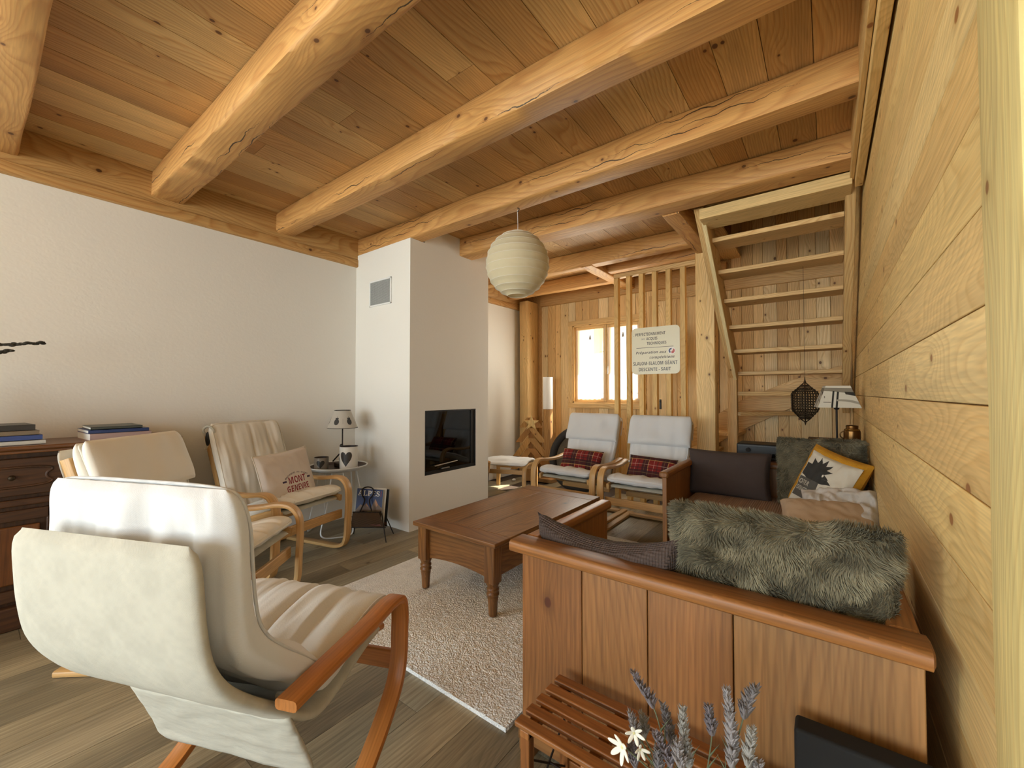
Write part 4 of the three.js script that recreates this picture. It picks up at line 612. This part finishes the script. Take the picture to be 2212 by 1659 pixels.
single('match_box', slab(-0.02, 0.02, 0, 0.014, -0.012, 0.012, -1, 0.002).rotateY(0.7).translate(-3.285, TY, -1.905), M.white, 'tiny white matchbox at the front of the tray', 'box');
single('lighter', slab(-0.026, 0.026, 0, 0.012, -0.009, 0.009, -1, 0.003).rotateY(0.9).translate(-3.255, TY, -1.965), M.black, 'small black lighter beside the matchbox on the tray', 'lighter');
// magazine rack
{
  const yaw = Math.atan2(0.162, 0.213), t = thing('magazine_rack', 'dark wire and wicker magazine rack on the floor beside the chimney', 'magazine rack', [-3.035, 0, -2.045], yaw);   // local x across, z towards the room
  const W = 0.135, wick = mat({ map: dataTex(256, 256, (u, v, o) => { const a = Math.sin(v * 2 * Math.PI * 16 + (Math.floor(u * 10) % 2) * Math.PI), k = 0.85 + 0.25 * a; o[0] = 104 * k; o[1] = 78 * k; o[2] = 56 * k; }), roughness: 0.9 });
  for (const s of [-1, 1]) {
    const z = (y) => s * (0.075 - 0.06 * Math.abs(y - 0.06) / 0.3), q = s;
    part(t, 'leg', rod([-W - 0.035, 0, s * 0.105], [-W + 0.05, 0.30, -s * 0.005], 0.0045), M.iron); part(t, 'leg', rod([W + 0.035, 0, s * 0.105], [W - 0.05, 0.30, -s * 0.005], 0.0045), M.iron);
    const B = 0.022, zt = s * 0.085, zb = s * 0.02;
    const g = new THREE.BufferGeometry(), P = [], U = [], I = []; for (let i = 0; i <= 8; i++) for (let j = 0; j <= 10; j++) { const v = i / 8, u = j / 10 * 2 - 1, wd = lerp(W + 0.005, W - 0.03, v), zz = lerp(zb, zt, v) + s * 0.012 * Math.sin(v * 3); P.push(u * wd, lerp(0.095, 0.235, v), zz + 0.0025 * ((j + i) % 2)); U.push(j / 10, v); } for (let i = 0; i < 8; i++) for (let j = 0; j < 10; j++) { const a = i * 11 + j; I.push(a, a + 1, a + 11, a + 1, a + 12, a + 11); } g.setAttribute('position', new THREE.Float32BufferAttribute(P, 3)); g.setAttribute('uv', new THREE.Float32BufferAttribute(U, 2)); g.setIndex(I); g.computeVertexNormals();
    part(t, 'wicker_panel', g, Object.assign(wick.clone(), { side: THREE.DoubleSide }));
    part(t, 'rim', rod([-W + 0.028, 0.237, zt], [W - 0.028, 0.237, zt], 0.005), M.iron); part(t, 'rim', rod([-W - 0.006, 0.094, zb], [W + 0.006, 0.094, zb], 0.005), M.iron);
  }
  part(t, 'handle', tube([[-0.05, 0.235, 0.087], [-0.02, 0.33, 0.06], [-0.045, 0.37, 0.05], [-0.042, 0.415, 0.045], [0, 0.43, 0.042], [0.042, 0.415, 0.045], [0.045, 0.37, 0.05], [0.02, 0.33, 0.06], [0.05, 0.235, 0.087]], 0.0055, { steps: 70 }), M.iron);
  const cover = canvasTex(512, 680, (x, W2, H2) => {
    const gr = x.createLinearGradient(0, 0, 0, H2); gr.addColorStop(0, '#27366e'); gr.addColorStop(0.45, '#3f5288'); gr.addColorStop(1, '#2a2b30'); x.fillStyle = gr; x.fillRect(0, 0, W2, H2);
    x.fillStyle = '#8c7a70'; x.beginPath(); x.moveTo(0, 420); x.lineTo(90, 300); x.lineTo(150, 330); x.lineTo(200, 270); x.lineTo(290, 380); x.lineTo(370, 180); x.lineTo(430, 280); x.lineTo(512, 350); x.lineTo(512, 680); x.lineTo(0, 680); x.fill();
    x.fillStyle = '#c8987c'; x.beginPath(); x.moveTo(370, 180); x.lineTo(430, 290); x.lineTo(400, 330); x.lineTo(370, 260); x.fill(); x.beginPath(); x.moveTo(200, 270); x.lineTo(250, 340); x.lineTo(210, 330); x.fill();
    x.fillStyle = '#34302e'; x.beginPath(); x.moveTo(0, 480); x.lineTo(160, 420); x.lineTo(300, 470); x.lineTo(512, 400); x.lineTo(512, 680); x.lineTo(0, 680); x.fill(); x.fillStyle = '#7a3a2c'; x.fillRect(300, 560, 212, 120);
    x.fillStyle = '#f2f2f0'; x.font = 'bold 136px serif'; x.textAlign = 'left'; x.save(); x.translate(22, 132); x.scale(430 / x.measureText('ALPES').width, 1); x.fillText('ALPES', 0, 0); x.restore(); x.fillStyle = '#c04030'; x.fillRect(468, 30, 9, 108); x.fillStyle = '#c8b84a'; x.fillRect(236, 420, 200, 18); x.fillRect(206, 452, 240, 22); x.fillRect(256, 490, 180, 18);
  });
  const mag = (label, m, x, z, tilt, w = 0.215, h = 0.29) => { const g = new THREE.BoxGeometry(w, h, 0.006), o = single('magazine', g, m, label, 'magazine', 'magazines in the wire rack'); o.rotation.order = 'YXZ'; o.rotation.set(-tilt, yaw, -0.07); const l = V3(x, 0.265, z).applyAxisAngle(V3(0, 1, 0), yaw); o.position.set(-3.035 + l.x, l.y, -2.045 + l.z); };
  const pg = mat({ color: rgb(226, 224, 220), roughness: 0.5 }), cv = mat({ map: cover, roughness: 0.3 });
  mag('mountain magazine titled ALPES in front of the rack', [pg, pg, pg, pg, cv, pg], 0.005, 0.03, 0.05); mag('white-edged magazine behind the titled one in the rack', pg, 0.02, 0.0, 0.03, 0.22, 0.30); mag('dark magazine at the back of the rack', M.black, 0.045, -0.03, 0.02, 0.2, 0.27);
}

// ---------- far corner ----------
{
  const t = thing('slat_fir_tree', 'decorative fir tree made of slanting wooden boards', 'wooden tree', [-3.27, 0, -4.74], 0.62), r = rng(61), m = [wood('pine', 0.7, 0xd8b890), wood('knotty', 0.7, 0xc8a47c), wood('pine', 0.7, 0xe6c8a0)];
  part(t, 'trunk', slab(-0.035, 0.035, 0, 0.86, -0.03, -0.01, 1, 0.003), m[1]); part(t, 'foot', slab(-0.09, 0.09, 0, 0.16, -0.05, 0.05, 1, 0.004), m[0]);
  [[0.80, 0.17], [0.66, 0.25], [0.52, 0.31], [0.38, 0.36]].forEach(([y, L], i) => { for (const s of [-1, 1]) part(t, 'bough', grain(plate(shapeOf([[0, 0], [0.09, 0], [0.09 - L * 0.62, -L * 0.78], [-L * 0.62, -L * 0.78]].map(([a, b]) => [s * -a, b])), 0.018, 0.002).translate(s * 0.055, y + 0.06, 0.005 + (s > 0 ? 0.02 : 0) + i * 0.012), 1), m[(i + (s > 0 ? 1 : 0)) % 3]); });
  const st = []; for (let k = 0; k < 10; k++) { const a = k * Math.PI / 5 + Math.PI / 2, R = k % 2 ? 0.032 : 0.095; st.push([Math.cos(a) * R, Math.sin(a) * R]); }
  const star = single('straw_star', new THREE.ExtrudeGeometry(shapeOf(st), { depth: 0.004, bevelEnabled: true, bevelSize: 0.012, bevelThickness: 0.014, bevelSegments: 1 }), wood('wall', 0.7, 0xfff0d8), 'pale five-pointed star hung on the board fir tree', 'star'); star.position.set(-3.225, 0.79, -4.685); star.rotation.y = 0.62;
}
{
  const t = thing('floor_lamp', 'floor lamp with a tall white cylinder shade on a rustic post', 'floor lamp', [-3.07, 0, -4.86]);
  part(t, 'post', [grain(lathe([[0.001, 0.05], [0.075, 0.05], [0.07, 0.3], [0.066, 0.7], [0.064, 0.975], [0.001, 0.975]], 12), 1)], wood('knotty', 0.85, 0xb89a78)); part(t, 'base', slab(-0.15, 0.15, 0, 0.05, -0.15, 0.15, 0, 0.006), wood('knotty', 0.85, 0xb89a78));
  part(t, 'lamp_shade', new THREE.CylinderGeometry(0.068, 0.068, 0.44, 40, 1, true).translate(0, 1.2, 0), new THREE.MeshPhysicalMaterial({ color: rgb(240, 236, 230), roughness: 0.85, transmission: 0.3, thickness: 0, side: THREE.DoubleSide }));
  part(t, 'shade_spider', [rod([-0.067, 1.40, 0], [0.067, 1.40, 0], 0.002), rod([0, 1.40, -0.067], [0, 1.40, 0.067], 0.002), rod([0, 0.97, 0], [0, 1.40, 0], 0.004)], M.white);
}
{
  const t = thing('round_tray', 'large round black basket tray standing behind the tartan pillow chairs', 'tray', [-2.36, 0.42, -4.44]); t.rotation.order = 'YXZ'; t.rotation.set(-0.2, 0.1, 0);
  part(t, 'rim', new THREE.TorusGeometry(0.35, 0.045, 14, 60), mat({ color: rgb(42, 36, 32), roughness: 0.75, bumpMap: fuzz, bumpScale: 0.002 })); part(t, 'disc', new THREE.CylinderGeometry(0.355, 0.355, 0.012, 60).rotateX(Math.PI / 2).translate(0, 0, -0.015), mat({ map: blotch([92, 78, 60], 0.2, 9, 4), roughness: 0.85 }));
}
{
  const t = thing('log_bucket', 'black metal log bucket just behind the chimney corner', 'bucket', [-3.22, 0, -3.57]); part(t, 'body', lathe([[0.001, 0.0], [0.12, 0], [0.15, 0.36], [0.155, 0.365], [0.145, 0.365], [0.115, 0.01], [0.001, 0.01]], 32), M.blackMatt);
  for (const [a, x, z] of [[0, 0.02, 0.02], [1, -0.05, -0.03], [2, 0.05, -0.05]]) part(t, 'log', grain(rod([x, 0.03, z], [x * 1.6 + 0.02 * a, 0.5 - 0.04 * a, z], 0.04, 0.038, 9), 1), wood('knotty', 0.9, 0xc8a880));
}
single('wood_offcut', slab(-0.08, 0.08, 0, 0.055, -0.03, 0.03, 0, 0.004).rotateY(0.5).translate(-3.3, 0, -4.72), wood('walnut', 0.8, 0xa88c74), 'small brown wood offcut on the floor behind the footstool', 'offcut');
single('white_pebble', new THREE.SphereGeometry(0.022, 14, 10).scale(1.2, 0.8, 1).translate(-3.42, 0.018, -4.55), M.white, 'small white pebble on the floor behind the footstool', 'pebble');
// paper lantern
{
  const t = thing('paper_lantern', 'round white paper lantern hanging from the chimney beam', 'pendant lamp', [-1.795, 2.14, -2.43]); const R = 0.232, pts = [], n = 11;
  for (let i = 0; i <= n; i++) { const a = lerp(0.30, Math.PI - 0.32, i / n), a2 = lerp(0.30, Math.PI - 0.32, (i + 0.5) / n); pts.push([R * Math.sin(a), 1.04 * R * Math.cos(a)]); if (i < n) { for (const f of [0.25, 0.5, 0.75]) { const b = lerp(0.30, Math.PI - 0.32, (i + f) / n), k = 1 - 0.022 * Math.sin(f * Math.PI); pts.push([R * k * Math.sin(b), 1.04 * R * k * Math.cos(b)]); } } }
  const g = new THREE.LatheGeometry(pts.reverse().map(([r, y]) => V2(r, y)), 96), p = g.attributes.position; for (let i = 0; i < p.count; i++) { const x = p.getX(i), y = p.getY(i), z = p.getZ(i), a = Math.atan2(z, x), k = 1 + 0.006 * N1(a * 9 + 50, y * 40) + 0.004 * N2(a * 24 + 50, y * 60); p.setXYZ(i, x * k, y, z * k); } g.computeVertexNormals();
  part(t, 'paper_globe', g, Object.assign(M.paper.clone(), { side: THREE.DoubleSide }));
  for (let i = 0; i <= n; i++) { const a = lerp(0.30, Math.PI - 0.32, i / n); part(t, 'rib', new THREE.TorusGeometry(R * Math.sin(a) + 0.0006, 0.0013, 5, 72).rotateX(Math.PI / 2).translate(0, 1.04 * R * Math.cos(a), 0), M.cotton); }
  part(t, 'cord', tube([[0, 0.16, 0], [0.004, 0.3, 0], [0, 0.4, 0]], 0.002), M.white); part(t, 'bulb', new THREE.SphereGeometry(0.035, 14, 10).translate(0, 0.09, 0), M.white); part(t, 'socket', rod([0, 0.12, 0], [0, 0.17, 0], 0.018), M.white);
  part(t, 'hook', [tube([[0, 0.39, 0], [0.014, 0.398, 0], [0.014, 0.412, 0], [0, 0.418, 0], [0, 0.44, 0]], 0.003)], M.iron);
}
// Moorish lantern hung under the stair
{
  const t = thing('pierced_lantern', 'hanging pierced bronze lantern below the stair', 'lantern', [-0.135, 1.135, -3.85]), S = 6, ring = [[0.01, 0.14], [0.026, 0.125], [0.096, 0.06], [0.094, -0.06], [0.034, -0.13], [0.01, -0.15]];
  const P = (k, i) => { const a = (k + 0.5) / S * 2 * Math.PI; return [Math.cos(a) * ring[i][0], ring[i][1], Math.sin(a) * ring[i][0]]; }; const fr = [];
  for (let k = 0; k < S; k++) { for (let i = 0; i < 5; i++) fr.push(rod(P(k, i), P(k, i + 1), 0.0035, 0.0035, 5)); for (const i of [1, 2, 3, 4]) fr.push(rod(P(k, i), P(k + 1, i), 0.004, 0.004, 5)); }
  part(t, 'frame', fr, M.bronze); const fil = []; const r = rng(77);
  for (let k = 0; k < S; k++) for (const [i, n] of [[1, 4], [2, 6], [3, 4]]) for (let q = 0; q < n; q++) for (let w = 0; w < 5; w++) { const f = (q + 0.5) / n, u = (w + 0.5) / 5, A = V3(...P(k, i)).lerp(V3(...P(k, i + 1)), f), B = V3(...P(k + 1, i)).lerp(V3(...P(k + 1, i + 1)), f), c = A.clone().lerp(B, u), rad = Math.min(0.0115, A.distanceTo(B) / 9.5), nr = V3(c.x, 0, c.z).normalize(); const tg = new THREE.TorusGeometry(rad, 0.0026, 4, 9); tg.applyQuaternion(new THREE.Quaternion().setFromUnitVectors(V3(0, 0, 1), nr)); fil.push(tg.translate(c.x, c.y, c.z)); }
  part(t, 'filigree', fil, M.bronze); part(t, 'finial', [lathe([[0.001, -0.18], [0.004, -0.17], [0.008, -0.155], [0.012, -0.146], [0.001, -0.146]], 10), lathe([[0.013, 0.135], [0.008, 0.15], [0.004, 0.165], [0.002, 0.19], [0.001, 0.19]], 10)], M.bronze); part(t, 'chain', rod([0, 0.185, 0], [0, 1.03, 0], 0.0012), M.bronze);
}
// cabinet behind the farther sofa with lamp, can and stereo
{
  const t = thing('low_cabinet', 'dark low cabinet hidden behind the farther sofa', 'cabinet', [0, 0, 0]); part(t, 'body', slab(-0.62, 0.17, 0, 0.70, -3.93, -3.57, 0, 0.004), M.dresser); part(t, 'plinth', slab(-0.12, 0.17, 0.70, 0.865, -3.93, -3.57, 0, 0.004), M.dresser);
  const s = thing('stereo_set', 'black stereo set on the cabinet behind the dark cushion', 'stereo', [-0.385, 0.70, -3.72]); part(s, 'body', metric(new RoundedBoxGeometry(0.36, 0.115, 0.22, 3, 0.012).translate(0, 0.058, 0)), M.black); part(s, 'display', slab(0.03, 0.15, 0.02, 0.05, 0.108, 0.113), mat({ color: rgb(12, 12, 14), roughness: 0.15 })); part(s, 'knob', rod([-0.1, 0.07, 0.10], [-0.1, 0.07, 0.125], 0.016, 0.016, 16), M.blackMatt); part(s, 'front_trim', slab(-0.17, 0.17, 0.098, 0.104, 0.105, 0.1125), mat({ color: rgb(60, 58, 56), roughness: 0.4 }));
}
{
  const t = thing('ski_lamp', 'square-shaded lamp with a snowy ski photo print', 'lamp', [0.05, 0.865, -3.70]);
  part(t, 'foot', slab(-0.045, 0.03, 0, 0.012, -0.02, 0.02, -1, 0.003), M.iron); part(t, 'stem', rod([0, 0.01, 0], [0, 0.27, 0], 0.006), M.iron); part(t, 'shade_holder', lathe([[0.001, 0.215], [0.012, 0.22], [0.02, 0.235], [0.001, 0.235]], 14), M.iron);
  const tex = canvasTex(512, 256, (x, W, H) => { x.fillStyle = '#d2cbba'; x.fillRect(0, 0, W, H); x.fillStyle = '#857c6c'; x.beginPath(); x.moveTo(0, 20); x.lineTo(W, 30); x.lineTo(W, 110); x.quadraticCurveTo(250, 60, 0, 62); x.fill(); x.fillStyle = '#2c2822'; x.beginPath(); x.moveTo(330, 70); x.lineTo(512, 80); x.lineTo(512, 130); x.lineTo(340, 100); x.fill(); x.save(); x.translate(190, 60); x.rotate(0.16); x.fillRect(0, 0, 22, 200); x.fillRect(52, 0, 24, 200); x.restore(); x.fillStyle = '#9c9484'; x.beginPath(); x.moveTo(230, 160); x.quadraticCurveTo(400, 150, 512, 200); x.lineTo(512, 226); x.quadraticCurveTo(380, 176, 230, 180); x.fill(); x.fillStyle = '#6c6456'; x.fillRect(70, 190, 90, 8); x.fillRect(82, 120, 10, 26); });
  const y0 = 0.235, y1 = 0.385, a = 0.118, b = 0.068; for (let k = 0; k < 4; k++) { const g = new THREE.BufferGeometry(); g.setAttribute('position', new THREE.Float32BufferAttribute([-a, y0, a, a, y0, a, b, y1, b, -b, y1, b], 3)); g.setAttribute('uv', new THREE.Float32BufferAttribute([0, 0, 1, 0, 0.79, 1, 0.21, 1], 2)); g.setIndex([0, 1, 2, 0, 2, 3]); g.computeVertexNormals(); g.rotateY(k * Math.PI / 2); part(t, 'shade_panel', g, mat({ map: tex, roughness: 0.8, side: THREE.DoubleSide })); }
  t.rotation.y = 0.12;
}
{
  const t = thing('copper_can', 'small brown copper milk can beside the ski lamp', 'can', [0.13, 0.865, -3.63]); part(t, 'body', lathe([[0.001, 0], [0.043, 0], [0.046, 0.01], [0.046, 0.075], [0.04, 0.088], [0.032, 0.095], [0.034, 0.112], [0.03, 0.117], [0.001, 0.12]], 32), M.copper); part(t, 'band', new THREE.TorusGeometry(0.0405, 0.003, 6, 36).rotateX(Math.PI / 2).translate(0, 0.088, 0), mat({ color: rgb(210, 170, 90), roughness: 0.25, metalness: 1 })); part(t, 'handle', tube([[-0.044, 0.075, 0], [-0.062, 0.06, 0], [-0.06, 0.035, 0], [-0.045, 0.025, 0]], 0.004), M.copper);
}

// ---------- foreground: slatted bench, lavender, black box ----------
{
  const t = thing('slatted_bench', 'low slatted wooden bench against the nearest sofa\'s back', 'bench', [-0.655, 0, -0.875]); const H = 0.35, D = 0.232, L = 0.58, m = [wood('stained', 0.4, 0xffe4c8), wood('stained', 0.4, 0xf0d0b0), wood('stained', 0.4, 0xffdcb4)];
  for (let i = 0; i < 5; i++) { const z = -0.018 - i * (D - 0.036) / 4; part(t, 'slat', slab(-0.004, L, H - 0.014, H, z - 0.0165, z + 0.0165, 0, 0.004), m[i % 3]); }
  for (const x of [0.012, L - 0.04]) for (const z of [-0.018, -D + 0.018]) part(t, 'leg', slab(x, x + 0.028, 0, H - 0.014, z - 0.012, z + 0.012, 1, 0.003), m[1]);
  for (const x of [0.026, 0.2, L - 0.026]) part(t, 'cross_bar', slab(x - 0.014, x + 0.014, H - 0.034, H - 0.0145, -D + 0.004, -0.004, 2, 0.003), m[0]);
  part(t, 'brace', [rod([0.03, 0.10, -0.016], [0.03, 0.26, -D + 0.016], 0.003), rod([0.03, 0.26, -0.016], [0.03, 0.10, -D + 0.016], 0.003), rod([0.03, 0.18, -0.12], [L - 0.03, 0.18, -0.12], 0.003)], M.iron); part(t, 'long_rail', slab(0.02, L - 0.02, 0.10, 0.125, -D + 0.006, -D + 0.02, 0, 0.003), m[1]);
}
{
  const B = [-0.2, 0, -0.8], pt = thing('lavender_vase', 'bunch of dried lavender in the foreground before the slatted bench', 'lavender', B); const r = rng(123);
  part(pt, 'vase', lathe([[0.001, 0], [0.055, 0], [0.065, 0.1], [0.06, 0.3], [0.042, 0.44], [0.046, 0.46], [0.04, 0.46], [0.036, 0.44], [0.001, 0.40]], 28), mat({ color: rgb(90, 80, 72), roughness: 0.8 }));
  const floret = new THREE.ConeGeometry(0.0044, 0.0165, 5).translate(0, 0.008, 0), cols = [mat({ color: rgb(120, 112, 116), roughness: 0.95 }), mat({ color: rgb(138, 132, 132), roughness: 0.95 }), mat({ color: rgb(112, 106, 106), roughness: 0.95 }), mat({ color: rgb(146, 142, 136), roughness: 0.95 })], green = mat({ color: rgb(104, 112, 86), roughness: 0.9 });
  const spikes = [[[-0.309, 0.654, -0.800], [-0.271, 0.605, -0.800]], [[-0.312, 0.580, -0.790], [-0.296, 0.529, -0.790]], [[-0.263, 0.594, -0.830], [-0.248, 0.527, -0.830]], [[-0.212, 0.643, -0.780], [-0.202, 0.545, -0.780]], [[-0.178, 0.637, -0.820], [-0.173, 0.589, -0.820]], [[-0.143, 0.697, -0.790], [-0.137, 0.573, -0.790]], [[-0.100, 0.713, -0.800], [-0.119, 0.657, -0.800]], [[-0.104, 0.656, -0.780], [-0.112, 0.593, -0.780]], [[-0.259, 0.580, -0.770], [-0.230, 0.537, -0.770]], [[-0.214, 0.595, -0.760], [-0.209, 0.551, -0.760]], [[-0.250, 0.562, -0.760], [-0.248, 0.523, -0.760]], [[-0.300, 0.564, -0.820], [-0.295, 0.524, -0.820]], [[-0.301, 0.541, -0.770], [-0.294, 0.502, -0.770]], [[-0.096, 0.607, -0.780], [-0.095, 0.577, -0.780]]];
  spikes.forEach(([t, b], k) => {
    const e = V3(t[0] - B[0], t[1], t[2] - B[2]), s0 = V3(b[0] - B[0], b[1], b[2] - B[2]), low = V3(s0.x * 0.45, 0.475, s0.z * 0.45), a = V3(s0.x * 0.15, 0.42, s0.z * 0.15), cv = new THREE.CatmullRomCurve3([a, low, s0, s0.clone().lerp(e, 0.5).add(V3(0.003 * (k % 3 - 1), 0, 0)), e], false, 'centripetal'), len = cv.getLength(), L = s0.distanceTo(e);
    part(pt, 'stem', new THREE.TubeGeometry(cv, 24, 0.0012, 5), green); const bits = [], n = Math.round(60 + L * 1500);
    for (let i = 0; i < n; i++) { const f = i / n, s = 1 - (L / len) * (1 - f), c = cv.getPointAt(clamp(s)), an = r() * 6.28, up = cv.getTangentAt(clamp(s)), whorl = 0.75 + 0.35 * Math.abs(Math.sin(f * L * 200)), d = V3(Math.cos(an), 0.6 + 0.6 * r(), Math.sin(an)).addScaledVector(up, 0.5).normalize(), q = floret.clone(), sc = (0.75 + 0.5 * r()) * whorl * (1 - 0.45 * f * f); q.scale(sc, sc, sc); q.applyQuaternion(new THREE.Quaternion().setFromUnitVectors(V3(0, 1, 0), d)); bits.push(q.translate(c.x + d.x * 0.0025, c.y, c.z + d.z * 0.0025)); }
    part(pt, 'flower_spike', bits, cols[k % 4]);
    const leaf = []; for (let i = 0; i < 5; i++) { const c = cv.getPointAt(0.2 + 0.1 * i), an = r() * 6.28, d = V3(Math.cos(an) * 0.5, 0.9, Math.sin(an) * 0.5).normalize(), q = new THREE.ConeGeometry(0.0018, 0.04, 4).scale(1, 1, 0.4).translate(0, 0.02, 0); q.applyQuaternion(new THREE.Quaternion().setFromUnitVectors(V3(0, 1, 0), d)); leaf.push(q.translate(c.x, c.y, c.z)); } part(pt, 'leaf', leaf, green);
  });
}
{
  const B = [-0.2, 0, -0.8], t = thing('white_flower', 'white artificial flower sprig with narrow petals at the lavender\'s left', 'flower', B), m = mat({ color: rgb(238, 234, 220), roughness: 0.8 }), g = mat({ color: rgb(104, 112, 86) });
  const head = (x, y, z, s, yaw, n) => { part(t, 'stem', tube([[0, 0.43, 0], [x * 0.4, 0.49, z * 0.4], [x, y - 0.004, z - 0.006]], 0.0013), g); for (let k = 0; k < n; k++) { const a = k / 6 * 2 * Math.PI + 0.3, q = new THREE.SphereGeometry(1, 12, 8).scale(0.0046 * s, 0.0125 * s, 0.0018 * s).translate(0, 0.0135 * s, 0).rotateX(0.5).rotateZ(a).rotateY(yaw).translate(x, y, z); part(t, 'petal', q, m); } part(t, 'flower_eye', new THREE.SphereGeometry(0.003 * s, 10, 8).translate(x, y, z + 0.002), mat({ color: rgb(220, 214, 160) })); };
  head(-0.111, 0.544, 0.05, 1.1, -0.3, 6); head(-0.093, 0.572, 0.04, 0.8, 0.5, 6); head(-0.080, 0.552, 0.045, 0.7, 0.9, 5);
}
single('black_box', [slab(-0.065, 0.155, 0.002, 0.50, -1.115, -1.06, -1, 0.008)], M.blackMatt, 'flat black case leaning at the sofa\'s back in the bottom right corner', 'case');
renderer.render(scene, camera);
